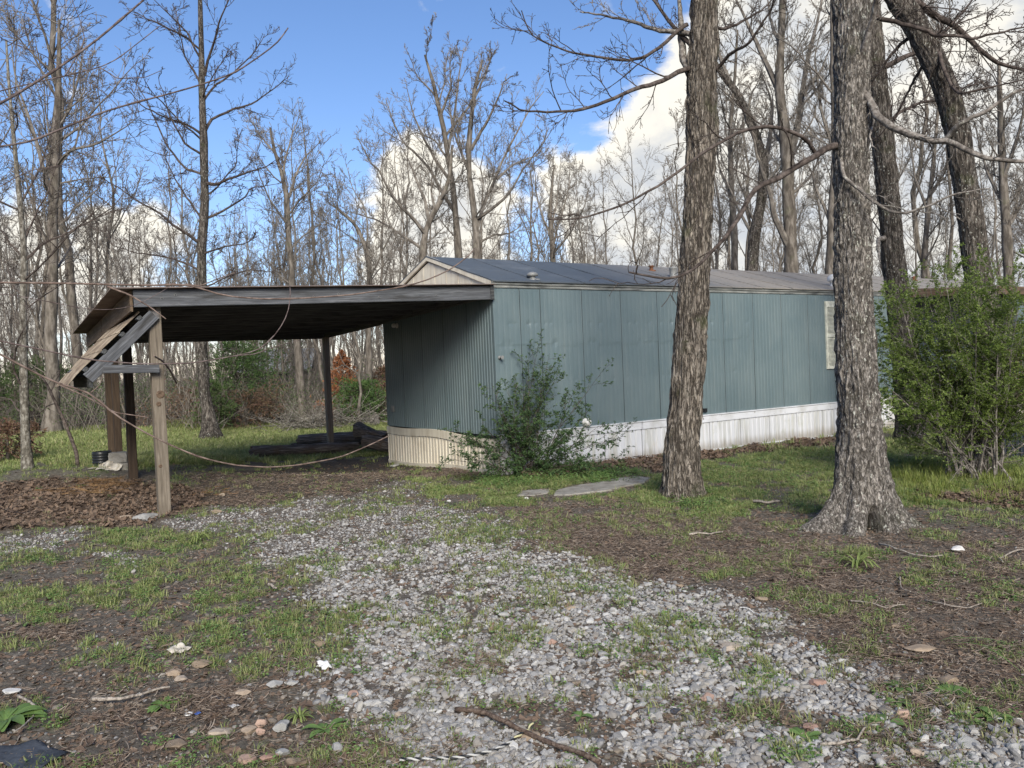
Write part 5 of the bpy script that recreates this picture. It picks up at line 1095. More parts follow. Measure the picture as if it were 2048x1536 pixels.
conifer('tall airy spring green sapling crown behind the evergreen shrub', 540, 850, 30, 4.2, 1.7, M_greenbrush, 13, cone=False, dens=.9)
conifer('small green shrub at the very left picture edge', -10, 880, 24, 1.6, 1.2, M_greenbrush, 14, cone=False, dens=.6)
# brush pile and stump
bp = G(640, 862); t = thing('brush_pile', (bp[0], bp[1]+.6, bp[2]), 'low heap of bare grey cut branches at the meadow edge', 'brush pile'); rg = np.random.default_rng(5); n = 190
b = np.stack([bp[0]+rg.normal(0, .95, n), bp[1]+.6+rg.normal(0, .5, n), bp[2]+rg.uniform(0, .42, n)], 1); th = rg.normal(0, .9, n)+np.where(rg.random(n) < .5, 0, np.pi); d = nrm(np.stack([np.cos(th), np.sin(th)*.8, rg.normal(.1, .25, n)], 1)); pts = [b]; ln = rg.uniform(.3, 1.5, n)
for j in range(6): d = nrm(d+rg.normal(0, .14, d.shape)); pts.append(pts[-1]+d*(ln/6)[:, None])
P = np.stack(pts, 1); P[..., 2] = np.maximum(P[..., 2], bp[2]+.01); R = np.outer(rg.uniform(.007, .022, n), np.linspace(1, .4, 7)); mb = MB(); tubes(mb, P, R, 5, True); o = mb.obj('cut_branches', M_sap, t); o['kind'] = 'stuff'
mb = MB(); c = kids(P, R, 4, .2, 1, 40, 10, .4, 4, .02, .2, rg, rmin=.004); tubes(mb, c[0], c[1], 3, False); o = mb.obj('twigs', M_limb, t); o['kind'] = 'stuff'
sx = G(746, 852); t = thing('tree_stump', sx, 'short grey splintered tree stump beyond the stacked logs', 'stump'); mb = MB(); n = 20; an = np.arange(n)*2*np.pi/n; rg = np.random.default_rng(8)
V = [];
for z, r in ((-.1, .26), (.05, .21), (.2, .19), (.34, .18)): V += [(sx[0]+r*(1+.12*math.sin(4*a+1))*math.cos(a), sx[1]+r*(1+.12*math.sin(4*a+1))*math.sin(a), sx[2]+z+(rg.uniform(-.06, .1) if z > .3 else 0)) for a in an]
i = np.arange(4*n).reshape(4, n); mb.add(np.array(V), np.stack([i[:-1], np.roll(i[:-1], -1, 1), np.roll(i[1:], -1, 1), i[1:]], -1).reshape(-1, 4)); mb.obj('bark', M_limb, t)
mb = MB(); mb.add(np.array([[sx[0]+.17*math.cos(a), sx[1]+.17*math.sin(a), sx[2]+.31] for a in an]), np.arange(n)[None]); mb.obj('cut_top', M_sap, t)

# house far in the wood
h0 = at(562, 842, 44); hz = g1(h0[0], h0[1]); hs_ = thing('far_cabin', (h0[0], h0[1], hz), 'small grey roofed cabin with dark openings far in the wood', 'cabin')
def bx(name, x0, x1, y0, y1, z0, z1, mat, par=hs_): mb = MB(); mb.box(h0[0]+x0, h0[0]+x1, h0[1]+y0, h0[1]+y1, hz+z0, hz+z1); return mb.obj(name, mat, par)
M_cabroof = material('pale cabin roof', f_plain((.22, .23, .235), .7), .7); M_cabwall = material('cabin wall', f_plain((.20, .15, .11), .8), .8)
bx('wall', -1.9, 1.6, 0, 3.5, -.3, 2.0, M_cabwall)
for a, b in ((-1.2, -.55), (-.2, .55)): bx('window', a, b, -.05, -.01, .5, 1.75, M_dark)
mb = MB(); V = [(-2.2, -.4, 1.95), (1.9, -.4, 1.95), (1.7, 1.8, 3.15), (-2.2, 1.8, 3.15), (-2.2, 4, 1.95), (1.9, 4, 1.95)]; V = [(h0[0]+a, h0[1]+b, hz+c) for a, b, c in V]; V += [(a, b, c-.08) for a, b, c in V]
obj('roof', V, [(0, 1, 2, 3), (3, 2, 5, 4), (6, 9, 8, 7), (9, 10, 11, 8), (0, 6, 7, 1), (1, 7, 8, 2), (2, 8, 11, 5), (5, 11, 10, 4), (4, 10, 9, 3), (3, 9, 6, 0)], M_cabroof, hs_)

# ------------------------------------------------------------------ logs
def log(label, a, b, r0, r1, seed, mat=M_log, split=False, z0=None, z1=None, name='log'):
    a = np.array(a, float); b = np.array(b, float); x = b-a; Ln = np.linalg.norm(x); x /= Ln; y = nrm(np.cross([0, 0, 1.], x)); z = np.cross(x, y)
    M = Matrix(((x[0], y[0], z[0], a[0]), (x[1], y[1], z[1], a[1]), (x[2], y[2], z[2], a[2]), (0, 0, 0, 1)))
    n = 60; s = 48; th = np.arange(s)*2*np.pi/s; xs = np.linspace(0, Ln, n); TH, X = np.meshgrid(th, xs); r = r0+(r1-r0)*X/Ln
    c = np.stack([X*1.0, np.cos(TH)*r, np.sin(TH)*r], -1).reshape(-1, 3)
    rr_ = r*(1+.35*(fbm(c*np.array([1.2, 4, 4]), 3, seed)-.5).reshape(r.shape)) + (.05*(np.abs(2*fbm(c*np.array([3, 30, 30]), 3, seed+2)-1)-.2)).reshape(r.shape)*.5
    rr_[0] *= .92; rr_[-1] *= .92; ex = (fbm(np.stack([np.cos(th), np.sin(th), 0*th], 1)*2, 2, seed)-.5)*.12
    X = X.copy(); X[0] -= ex; X[-1] += ex; Y_, Z_ = np.cos(TH)*rr_, np.sin(TH)*rr_*(.92)
    if split: Z_ = np.where(Z_ > 0, Z_*np.clip(1.25-X/Ln*1.0, .15, 1.25), Z_)
    V = np.stack([X, Y_, Z_], -1).reshape(-1, 3); i = np.arange(n*s).reshape(n, s); mb = MB(); mb.add(V, np.stack([i[:-1], i[1:], np.roll(i[1:], -1, 1), np.roll(i[:-1], -1, 1)], -1).reshape(-1, 4))
    t = thing(name, a, label, 'log', 'rotting logs stacked behind the carport', M); put('bark', mb.mesh('bark', mat, True), t, M)
    for k, (row, xx) in enumerate(((0, .03), (-1, Ln-.03))):
        ring_ = V[i[row]].copy(); cc = ring_.mean(0); cc[0] = xx; e = MB(); F = np.stack([np.arange(s), np.roll(np.arange(s), -1), np.full(s, s)], 1); e.add(np.concatenate([ring_*[1, .97, .97], [cc]]), F if k else F[:, ::-1]); put('end_grain', e.mesh('end_grain', M_brownwood), t, M)
    return t
def Gz(px, py, up): p = G(px, py); return p+np.array([0, 0, up])
log('longest dark rotting log lying lowest along the grass', Gz(502, 917, .14), Gz(718, 906, .14), .15, .13, 1)
log('upper dark log lying behind the longest one', Gz(598, 900, .24), Gz(776, 895, .26), .15, .17, 2)
log('broken short log stub at the left behind the longest log', Gz(585, 898, .06), Gz(612, 894, .06), .09, .08, 3)
log('thick split log block sitting highest on the pile', at(714, 862, 18.6), at(772, 871, 18.2), .19, .12, 4, split=True)
log('dark log end tucked beneath the split block by the end wall', at(730, 882, 18.2), at(790, 893, 17.8), .16, .17, 5)

# ------------------------------------------------------------------ concrete slab, blocks, bucket, cloth
sl = thing('concrete_path', G(1180, 975), 'worn pale concrete path slab half buried in grass before the skirting', 'path')
def slab(px, h, mat, par, seed, name='slab'):
    P = np.array([G(*p) for p in px]); rg = np.random.default_rng(seed); Q = []
    for i in range(len(P)):
        for f in np.linspace(0, 1, 6)[:-1]: Q.append(P[i]*(1-f)+P[(i+1) % len(P)]*f+np.array([*rg.normal(0, .012, 2), 0]))
    Q = np.array(Q); n = len(Q); ins = Q.mean(0)+(Q-Q.mean(0))*.985; mid = Q.mean(0)+(Q-Q.mean(0))*.5; mid[:, 2] = gz(mid[:, 0], mid[:, 1])+h; c = Q.mean(0); c[2] = g1(c[0], c[1])+h
    V = np.concatenate([Q-[0, 0, .05], Q+[0, 0, h-.01], ins+[0, 0, h], mid, [c]]); i = np.arange(4*n).reshape(4, n)
    F = np.stack([i[:-1], np.roll(i[:-1], -1, 1), np.roll(i[1:], -1, 1), i[1:]], -1).reshape(-1, 4); F2 = np.stack([i[3], np.roll(i[3], -1), np.full(n, 4*n)], 1)
    mb = MB(); mb.add(V, F, F2); return mb.obj(name, mat, par)
slab([(1104, 992), (1120, 981), (1160, 972), (1205, 966), (1240, 958), (1275, 955), (1304, 958), (1290, 966), (1245, 975), (1215, 983), (1180, 987), (1140, 992)], .022, M_conc, sl, 3)
slab([(1032, 992), (1045, 984), (1075, 981), (1102, 980), (1094, 988), (1060, 993)], .016, M_conc, sl, 4)
def block(label, c, sx_, sy_, sz_, rz, seed, mat=M_conc, cat='block', name='concrete_block', tilt=(0, 0), group=None, ch=.12):
    rg = np.random.default_rng(seed); n = 7; g = np.linspace(-1, 1, n); V = []; ids = {}
    F = []
    for ax in range(3):
        for sg in (-1, 1):
            idl = np.zeros((n, n), int)
            for a in range(n):
                for b in range(n):
                    p = [0, 0, 0]; p[ax] = sg; p[(ax+1) % 3] = g[a]; p[(ax+2) % 3] = g[b]; k = tuple(np.round(p, 4))
                    if k not in ids: ids[k] = len(V); V.append(p)
                    idl[a, b] = ids[k]
            f = np.stack([idl[:-1, :-1], idl[1:, :-1], idl[1:, 1:], idl[:-1, 1:]], -1).reshape(-1, 4); F.append(f if sg > 0 else f[:, ::-1])
    V = np.array(V, float); l = np.linalg.norm(V, axis=1)[:, None]; V = V*(1-ch*np.clip((l-1.2), 0, 1)); V = V+(fbm(V*1.6+seed, 3, seed)[:, None]-.5)*.30*nrm(V)
    V *= np.array([sx_, sy_, sz_])/2
    M = Matrix.Translation(Vector(c)) @ Matrix.Rotation(rz, 4, 'Z') @ Matrix.Rotation(tilt[0], 4, 'X') @ Matrix.Rotation(tilt[1], 4, 'Y')
    o = put(name, mkmesh(name, V, [np.concatenate(F)], mat), None, M); return tag(o, label, cat, group)
yb = 12.75
def zat(px, py, Y, dz=0): p = at(px, py, Y); return (p[0], p[1], p[2]+dz)
block('wide lower concrete block behind the second post under the smaller block', zat(238, 938, yb), .40, .28, .22, .2, 1)
block('smaller rough concrete block topping the stack behind the second post', zat(240, 914, yb), .29, .22, .165, .1, 2)
block('flat grey stone half covered by leaves under the lower block', zat(236, 958, yb-.2), .42, .3, .12, .3, 3, cat='stone', name='flat_stone')
bk = thing('bucket', zat(205, 948, yb), 'black ribbed plastic tub with yellow band at its foot beside the concrete blocks', 'tub'); bb = np.array(zat(206, 947, yb+.15)); bb[2] = g1(bb[0], bb[1])-.02
mb = MB(); pr = [(.125, .04)]+[(r, z) for z0 in np.linspace(.06, .24, 5) for r, z in ((.145, z0), (.15, z0+.012), (.15, z0+.024), (.137, z0+.03))]+[(.15, .285), (.135, .29), (.125, .25), (.12, .08)]; lathe(mb, bb, pr, 28); mb.obj('tub_wall', M_black, bk, True)
mb = MB(); lathe(mb, bb, [(.135, -.02), (.152, -.01), (.152, .062), (.146, .066), (.13, .064)], 28); mb.obj('yellow_band', M_yellow, bk, True)
# canvas draped over the block
c0 = np.array(zat(219, 934, yb-.16)); n = 26; uu, vv = np.meshgrid(np.linspace(-1, 1, n), np.linspace(0, 1, n)); rgz = fbm(np.stack([uu.ravel()*2.2, vv.ravel()*2.2, 0*uu.ravel()], 1), 4, 12).reshape(uu.shape)-.5
rid = np.abs(2*fbm(np.stack([uu.ravel()*4, vv.ravel()*1.2, 0*uu.ravel()], 1), 2, 4)-1).reshape(uu.shape)
X = c0[0]+uu*.19-(1-vv)*.07+rgz*.12; Z = c0[2]-.14+vv*.24*(1-.3*np.abs(uu+.1))+rgz*.07; Yy = c0[1]-(1-vv)**1.5*.16+rid*.09+.03*np.sin(uu*9)
i = np.arange(n*n).reshape(n, n); mb = MB(); V = np.stack([X, Yy, np.maximum(Z, gz(X.ravel(), Yy.ravel()).reshape(Z.shape)+.01)], -1).reshape(-1, 3); mb.add(V, np.stack([i[:-1, :-1], i[:-1, 1:], i[1:, 1:], i[1:, :-1]], -1).reshape(-1, 4))
tag(mb.obj('canvas_cloth', M_cloth, None, True), 'crumpled off white canvas draped against the concrete blocks', 'cloth')
# dark bin behind the bush
dbn = thing('storage_bin', at(2036, 905, 12.2), 'dark blue black slatted bin behind the right side of the bush', 'bin'); b0 = at(2040, 930, 12.2); zb_ = g1(b0[0], b0[1])
M_bin = material('dark blue plastic', f_plain((.015, .022, .035)), .4); mb = MB(); mb.box(b0[0]-.27, b0[0]+.45, b0[1], b0[1]+.5, zb_-.02, zb_+.5); mb.obj('bin_body', M_bin, dbn)
for k in range(11): mb = MB(); x = b0[0]-.265+k*.067; mb.box(x, x+.03, b0[1]-.02, b0[1]-.001, zb_, zb_+.49); mb.obj('rib', M_bin, dbn)
mb = MB(); mb.box(b0[0]-.3, b0[0]+.48, b0[1]-.04, b0[1]+.53, zb_+.5, zb_+.55); mb.obj('lid', M_bin, dbn)

# ------------------------------------------------------------------ bushes
def bushy(label, base, tips, name, cat, mat, leafmat_, seed, k1, k2, leafn, leaf, stemr=.012, extra=0, spread=None, sag=.3, ll=(.34, .42), thin=False):
    b0 = np.array(base); t = thing(name, b0, label, cat); rg = np.random.default_rng(seed); S = []
    for (tip, sg) in tips:
        tip = np.array(tip); st = b0+np.array([rg.normal(0, spread[0]), rg.normal(0, spread[1]), -.03]); m = (st*.55+tip*.45)+np.array([0, 0, sag*np.linalg.norm(tip-st)*sg]); 
        S.append((np.array([st, st*.78+m*.22+[0, 0, .08], m, tip]), stemr*rg.uniform(.7, 1.3), stemr*.25))
    P, R = stems(S, 14); P = P+np.cumsum(rg.normal(0, .006, P.shape), 1); mb = MB(); tubes(mb, P, R, 6, False)
    c = kids(P, R, k1, .2, .98, 40, 12, ll[0], 9, .02, .13, rg, rmin=.002); tubes(mb, c[0], c[1], 4, False); d = kids(c[0], c[1], k2, .15, 1, 38, 12, ll[1], 6, .01, .14, rg, rmin=.0015); tubes(mb, d[0], d[1], 3, False)
    mb.obj('stems', mat, t)
    lf = MB()
    for (pp, rr2, k) in ((d[0], d[1], leafn), (c[0], c[1], int(leafn*1.2)), (P, R, 8)):
        C, D = along(pp, rr2, k, rg, .25 if k != 8 else .5); kp = rg.random(len(C)) < (np.clip((C[:, 2]-b0[2])/1.1, .1, 1) if thin else 1); C, D = C[kp], D[kp]; sd_ = nrm(rg.normal(size=D.shape)*np.array([1, 1, .45])); D2 = nrm(D*.7+sd_); leaf_quads(lf, C, D2, np.array([0, 0, 1.])+rg.normal(0, .35, D.shape), rg.uniform(.6, 1.15, len(C))*leaf[0], leaf[1], .15)
    lf.obj('foliage', leafmat_, t); return t
# spreading green bush at the right
bz = G(1955, 955); rg = np.random.default_rng(4); tips = []
for (px, py) in [(1762, 700), (1770, 610), (1800, 595), (1790, 760), (1762, 820), (1850, 585), (1880, 560), (1935, 568), (1990, 552), (2040, 548), (2100, 560), (1830, 640), (1900, 620), (1960, 610), (2020, 600), (2110, 640), (1800, 860), (2080, 760), (2130, 820), (1870, 700), (1930, 680), (2000, 690), (2060, 700), (1840, 800), (1910, 760), (1980, 780), (2050, 850), (1780, 660), (2150, 600), (1910, 850), (2010, 820), (1860, 560), (1815, 720), (1770, 770)]:
    tips.append((at(px, py, bz[1]+rg.uniform(-1.1, 1.0)), rg.uniform(.05, .3)))
for k in range(10): tips.append((bz+np.array([rg.uniform(-.9, 1.2), rg.uniform(-1, 1.1), rg.uniform(1.7, 2.5)]), .15))
bushy('big spreading bush of small bright green leaves on many grey stems', bz, tips, 'green_bush', 'bush', M_limb, M_bush, 3, 15, 9, 18, (.038, .020), .013, spread=(.13, .12), sag=.06, ll=(.40, .40), thin=True)
# rose like shrub at the corner
rb0 = G(1058, 950); rg = np.random.default_rng(6); tips = []
for (px, py, dy) in [(1062, 705, .25), (1075, 700, .3), (1104, 703, .3), (1100, 735, .3), (1200, 752, -.1), (1150, 770, -.2), (1120, 745, 0), (985, 765, -.5), (1000, 790, -.5), (1020, 775, -.3), (1040, 765, 0), (1060, 750, .2), (905, 862, -.6), (930, 870, -.7), (925, 905, -.9), (898, 915, -1.0), (1250, 872, -.3), (1245, 912, -.5), (1230, 880, -.5), (1205, 845, -.3), (1180, 820, -.2), (1160, 860, -.4), (1180, 915, -.6), (1120, 900, -.6), (1020, 920, -.6), (980, 930, -.7), (960, 845, -.6), (1000, 850, -.4), (1100, 850, 0), (1070, 800, .1), (1040, 860, -.4), (1140, 800, .1), (1210, 930, -.7), (950, 885, -.8), (1090, 930, -.5), (1150, 925, -.6), (1010, 830, -.6), (1085, 760, .2), (1090, 820, -.3), (1130, 870, -.5), (1055, 830, -.5)]:
    tips.append((at(px, py, rb0[1]+dy), rg.uniform(.1, .35)))
bushy('leggy shrub with small dark green leaves growing against the near corner of the siding', rb0, tips, 'corner_shrub', 'shrub', M_twig, M_rose, 7, 11, 6, 8, (.042, .019), .007, spread=(.22, .13), sag=.16, ll=(.30, .42))

# ------------------------------------------------------------------ sapling close to the camera, reaching in from the left
sp0 = np.array([-1.75, 1.15]); spz = g1(*sp0); sap = thing('near_sapling', (sp0[0], sp0[1], spz), 'bare sapling outside the left edge whose long thin shoots hang across the view', 'sapling')
mb = MB(); P = resample(np.array([(sp0[0], sp0[1], spz-.1), (sp0[0]+.02, sp0[1]+.02, 1.2), (sp0[0]-.02, sp0[1], 2.2), (sp0[0]+.04, sp0[1]+.05, 3.4)]), 16); tubes(mb, P[None], np.linspace(.03, .012, 16)[None], 10, False); mb.obj('trunk', M_limb, sap, True)
def shoot(pts, w, Y, mat, lab, end=None, stub=True, w1=.45, sub=()):
    n = len(pts); pxm = Y/CAM_F; P = [at(x, y, Y+(.25 if end is None else end)*(i/(n-1))) for i, (x, y) in enumerate(pts)]
    if stub: z = P[0][2]; P = [np.array([sp0[0], sp0[1], z+(P[0][2]-P[min(2, n-1)][2])*.9])]+[(np.array([sp0[0], sp0[1], z])*.5+P[0]*.5)+[0, .0, .02]]+P
    w *= 1.05; Q = resample(np.array(P), 70); R = np.linspace(w*pxm, w*pxm*w1, 70); rg = np.random.default_rng(int(pts[0][1])+n)
    for k in range(6, 68, 8): R[k] *= 1.35
    mb = MB(); tubes(mb, Q, R, 8, True); o = mb.obj('branch', mat, sap, True); o['label'] = lab; Qb = Q
    for (pp, ww) in sub:
        Ps = resample(np.array([at(x, y, Y+.1) for x, y in pp]), 24); m2 = MB(); tubes(m2, Ps, np.linspace(ww*pxm, ww*pxm*.5, 24), 6, True); s_ = m2.obj('twig', mat, o, True)
    return o
shoot([(-60, 232), (0, 208), (60, 172), (130, 127), (200, 75), (250, 32), (292, -4), (330, -40)], 4.2, 1.25, M_shootd, 'thick dark branch crossing the top left corner')
shoot([(-40, 300), (0, 293), (60, 284), (130, 255), (200, 226), (270, 205), (330, 190), (400, 170), (470, 146), (520, 112), (556, 85), (576, 56)], 3.2, 1.3, M_shootd, 'long branch rising right to a bud before the blue sky')
shoot([(-40, 565), (0, 565), (150, 567), (300, 571), (375, 568), (410, 580), (450, 592), (520, 598), (600, 597), (700, 590), (800, 575), (850, 562), (900, 540), (940, 510), (950, 496)], 2.8, 1.35, M_shoot, 'horizontal shoot curving up across the roof edge', sub=[([(372, 568), (400, 572), (440, 556), (470, 545)], 1.6), ([(215, 573), (260, 590), (300, 614), (332, 638)], 2.4)])
shoot([(-40, 672), (0, 682), (100, 703), (180, 720), (280, 728), (380, 727), (470, 712), (520, 700), (555, 665), (575, 630), (581, 596), (580, 572)], 2.3, 1.4, M_shootd, 'thin shoot sweeping level then curling upward under the roof', sub=[([(470, 712), (510, 708), (560, 690), (600, 680)], 1.2)])
shoot([(-40, 690), (0, 708), (60, 740), (110, 765), (180, 785), (230, 830), (290, 865), (340, 890), (400, 915), (470, 931), (540, 935), (600, 930), (680, 915), (740, 890), (777, 872)], 2.9, 1.3, M_shoot, 'pinkish shoot sagging lowest across the ground under the carport', sub=[([(120, 770), (170, 792), (230, 825), (298, 835)], 1.9), ([(182, 785), (200, 770), (205, 752)], 1.3)])
shoot([(-40, 605), (0, 585), (80, 600), (170, 618), (220, 620), (270, 612), (330, 580), (348, 566)], 1.3, 1.5, M_shootd, 'hair thin twig crossing before the carport fascia')
shoot([(-30, 190), (0, 182), (70, 165), (130, 152), (200, 135), (235, 118), (290, 75), (318, 53)], 2.0, 1.6, M_shootd, 'crooked dark twig with short spurs below the thickest branch', sub=[([(200, 135), (235, 157), (290, 155), (320, 142)], 1.3), ([(130, 152), (150, 120), (170, 80), (160, 40), (140, -10)], 1.3), ([(70, 165), (90, 190), (130, 200)], 1.0)])
shoot([(-30, 40), (0, 78), (40, 92), (90, 110), (130, 140), (190, 170), (240, 215), (260, 260)], 1.5, 1.7, M_shootd, 'fine twig slanting down from the top left edge')
shoot([(-30, 400), (0, 372), (60, 340), (130, 330), (200, 290), (240, 275)], 1.4, 1.8, M_shootd, 'fine twig rising before the far left trees')
shoot([(-30, 1000), (-10, 1012), (20, 1024), (52, 1026)], 1.3, 1.5, M_shoot, 'pale shoot tip low at the left edge above the leaves', stub=False)
shoot([(308, 712), (325, 722), (340, 740), (353, 766)], 1.6, 1.45, M_shoot, 'short drooping shoot tip beside the front post', stub=False, w1=1.3)
# ------------------------------------------------------------------ gravel, grass, leaves and litter
GS = [rockmesh(300+i, M_gravel, 1 if i < 5 else 2, .55, .25) for i in range(9)]
def rrot(rg, n, tilt=.5): return np.stack([rg.normal(0, tilt, n), rg.normal(0, tilt, n), rg.uniform(0, 6.28, n)], 1)
P, rg = spots(230000, 2.8, 15, 1.5, lambda x, y, z: cover(x, y, z)[0]*crop(x, y)*.95+.015, seed=21)
n = len(P); rad = np.clip(rg.lognormal(-4.58, .5, n), .0045, .034)*np.clip(1.15-np.hypot(P[:, 0], P[:, 1])*.045, .72, 1); gm = cover(P[:, 0], P[:, 1], P[:, 2])[0]; rad = rad*np.where(gm < .25, .62, 1); P[:, 2] += rad*np.where(gm < .25, .0, .15)
scatter('gravel', P, rrot(rg, n, .45), rad, rg.integers(0, 9, n), GS)
GC = [grassclump(400+i, 15, .030+.011*i, .038+.004*i, .0028, .8).mesh('blades', M_grass) for i in range(4)]
WC = [weedclump(410+i).mesh('weeds', M_weed) for i in range(3)]
def fgr(x, y, z): c = cover(x, y, z); return np.clip(c[1]*1.1*(1-.45*c[0]), 0, 1)*crop(x, y)
P, rg = spots(240000, 2.8, 17, 1.25, fgr, seed=22); n = len(P); d = np.hypot(P[:, 0], P[:, 1])
scatter('grass', P, rrot(rg, n, .15), rg.uniform(.45, 1.15, n)*np.clip(.8+d*.03, .8, 1.3), np.where(rg.random(n) < .68, rg.integers(0, 4, n), rg.integers(4, 7, n)), GC+WC)
MC = [grassclump(420+i, 26, .07+.02*i, .12, .006, .7).mesh('blades', M_meadow) for i in range(4)]
P, rg = spots(60000, 15.5, 30, .3, lambda x, y, z: np.clip(cover(x, y, z)[1], 0, 1)*crop(x, y), seed=23); n = len(P)
scatter('meadow_grass', P, rrot(rg, n, .12), rg.uniform(.55, 1.15, n), rg.integers(0, 4, n), MC)
YC = [grassclump(430+i, 24, .16, .07, .0032, .35).mesh('blades', M_yellowgrass) for i in range(3)]
def blob(px, py, rx, ry): 
    def f(x, y, z): u, v = topx(x, y, z); return np.clip(1.2-((u-px)/rx)**2-((v-py)/ry)**2, 0, 1)*crop(x, y)
    return f
P, rg = spots(8000, 8, 14, .5, lambda x, y, z: np.maximum(blob(1850, 965, 75, 45)(x, y, z), .5*blob(1990, 975, 130, 40)(x, y, z)), seed=24); n = len(P)
scatter('tall_yellow_grass', P, rrot(rg, n, .12), rg.uniform(.5, 1.2, n), rg.integers(0, 3, n), YC)
CC = [weedclump(440+i, 26, .07, .035, .022, .09).mesh('weeds', M_weed) for i in range(3)]
P, rg = spots(14000, 8, 14, .5, lambda x, y, z: .9*np.maximum(blob(1150, 952, 150, 17)(x, y, z), np.maximum(blob(1030, 965, 80, 14)(x, y, z), blob(1400, 1000, 60, 30)(x, y, z)*.4)), seed=25); n = len(P)
scatter('ground_ivy', P, rrot(rg, n, .15), rg.uniform(.5, 1.1, n), rg.integers(0, 3, n), CC)
def deadleaf(seed, sz=.035):
    rg = np.random.default_rng(seed); n = 10; th = np.linspace(0, 2*np.pi, n, endpoint=False); r = sz*(1+.35*np.sin(th*rg.integers(2, 5)+seed)+rg.normal(0, .12, n)); x = r*np.cos(th)*1.2; y = r*np.sin(th)*.75; c = rg.uniform(-4, 4); z = (x**2)*rg.uniform(1, 6)+(y**2)*c+rg.normal(0, sz*.1, n)+.003
    mb = MB(); mb.add(np.concatenate([np.stack([x, y, z], 1), [[0, 0, .004]]]), np.stack([np.arange(n), (np.arange(n)+1) % n, np.full(n, n)], 1)); return mb.mesh('leaf', M_deadleaf)
DL = [deadleaf(500+i, .024+.003*i) for i in range(7)]
def flf(x, y, z): c = cover(x, y, z); return np.clip(c[2]*.9+.05*c[3]+.05*c[4]+.02+.05*(x < 0)*(y < 8)*(1-c[0]), 0, 1)*crop(x, y)
P, rg = spots(130000, 2.8, 18, .9, flf, seed=26); n = len(P); P[:, 2] += rg.uniform(0, .03, n)*np.clip(flf(P[:, 0], P[:, 1], P[:, 2]), 0, 1)
lt = flf(P[:, 0], P[:, 1], P[:, 2]); scatter('leaf_litter', P, rrot(rg, n, 1)*np.stack([.12+.4*lt, .12+.4*lt, 1+0*lt], 1), rg.uniform(.45, 1.0, n), rg.integers(0, 7, n), DL)
# a ridge of leaves banked against the skirting
def needle(seed, n=20, ln=.034, spread=.06, r=.0009, curl=.3):
    rg = np.random.default_rng(seed); b = np.stack([rg.normal(0, spread, n), rg.normal(0, spread, n), rg.uniform(.002, .014, n)], 1); th = rg.uniform(0, 6.28, n); d = nrm(np.stack([np.cos(th), np.sin(th), rg.normal(0, .12, n)], 1)); pts = [b]; l = ln*rg.uniform(.4, 1.6, n)
    for j in range(3): d = nrm(d+rg.normal(0, curl, d.shape)*[1, 1, .3]); pts.append(pts[-1]+d*(l/3)[:, None])
    P = np.stack(pts, 1); P[..., 2] = np.maximum(P[..., 2], .001); mb = MB(); tubes(mb, P, np.full((n, 4), r)*rg.uniform(.6, 2.2, (n, 1)), 3, False); return mb
NL = [needle(520+i).mesh('litter', M_litter) for i in range(5)]
def fne(x, y, z): c = cover(x, y, z); return np.clip(.08+c[3]*.6+.35*c[4]+.3*c[2]-.25*c[0]*(1-c[3]), 0, 1)*crop(x, y)
P, rg = spots(60000, 2.8, 14, 1.2, fne, seed=27); n = len(P)
scatter('twig_litter', P, rrot(rg, n, .1), rg.uniform(.5, 1.4, n), rg.integers(0, 5, n), NL)
ST = [needle(540+i, 22, .11, .07, .0014, .16).mesh('straw', M_straw) for i in range(3)]
P, rg = spots(24000, 10, 15, .5, lambda x, y, z: np.maximum(blob(205, 975, 52, 20)(x, y, z), np.maximum(.5*blob(150, 988, 70, 10)(x, y, z), .12*blob(420, 985, 90, 14)(x, y, z))), seed=28); P = P[::2]; n = len(P); P[:, 2] += rg.uniform(0, .02, n)
scatter('straw', P, rrot(rg, n, .12), rg.uniform(.6, 1.2, n), rg.integers(0, 3, n), ST)
# small clods of soil
M_clod = material('soil clods', f_plain((.085, .07, .058), .95, var=.5), .95)
CL_ = [rockmesh(560+i, M_clod, 1, .6, .4) for i in range(3)]
P, rg = spots(26000, 2.8, 11, 1.6, lambda x, y, z: np.clip(.3+.6*cover(x, y, z)[4]-.3*cover(x, y, z)[0], 0, 1)*crop(x, y), seed=29); n = len(P)
scatter('soil_crumbs', P, rrot(rg, n, .5), rg.uniform(.003, .011, n), rg.integers(0, 3, n), CL_)

M_dullstone = stonemat('dull ground stone', [(.10, .085, .07), (.17, .15, .125), (.22, .18, .14), (.26, .24, .21)], 20)
DS = [rockmesh(340+i, M_dullstone, 1, .5, .3) for i in range(4)]
P, rg = spots(26000, 2.8, 10, 1.7, lambda x, y, z: np.clip(.22*(x < .5)+.06, 0, 1)*crop(x, y), seed=31); n = len(P); rad = np.clip(rg.lognormal(-4.5, .5, n), .005, .03)
scatter('soil_stones', P, rrot(rg, n, .3), rad, rg.integers(0, 4, n), DS)
FL = [deadleaf(600+i, .010+.002*i) for i in range(5)]
P, rg = spots(90000, 2.8, 12, 1.4, lambda x, y, z: np.clip(.35-.25*cover(x, y, z)[0], 0, 1)*crop(x, y), seed=32); n = len(P)
scatter('leaf_crumbs', P, rrot(rg, n, .35), rg.uniform(.5, 1.3, n), rg.integers(0, 5, n), FL)
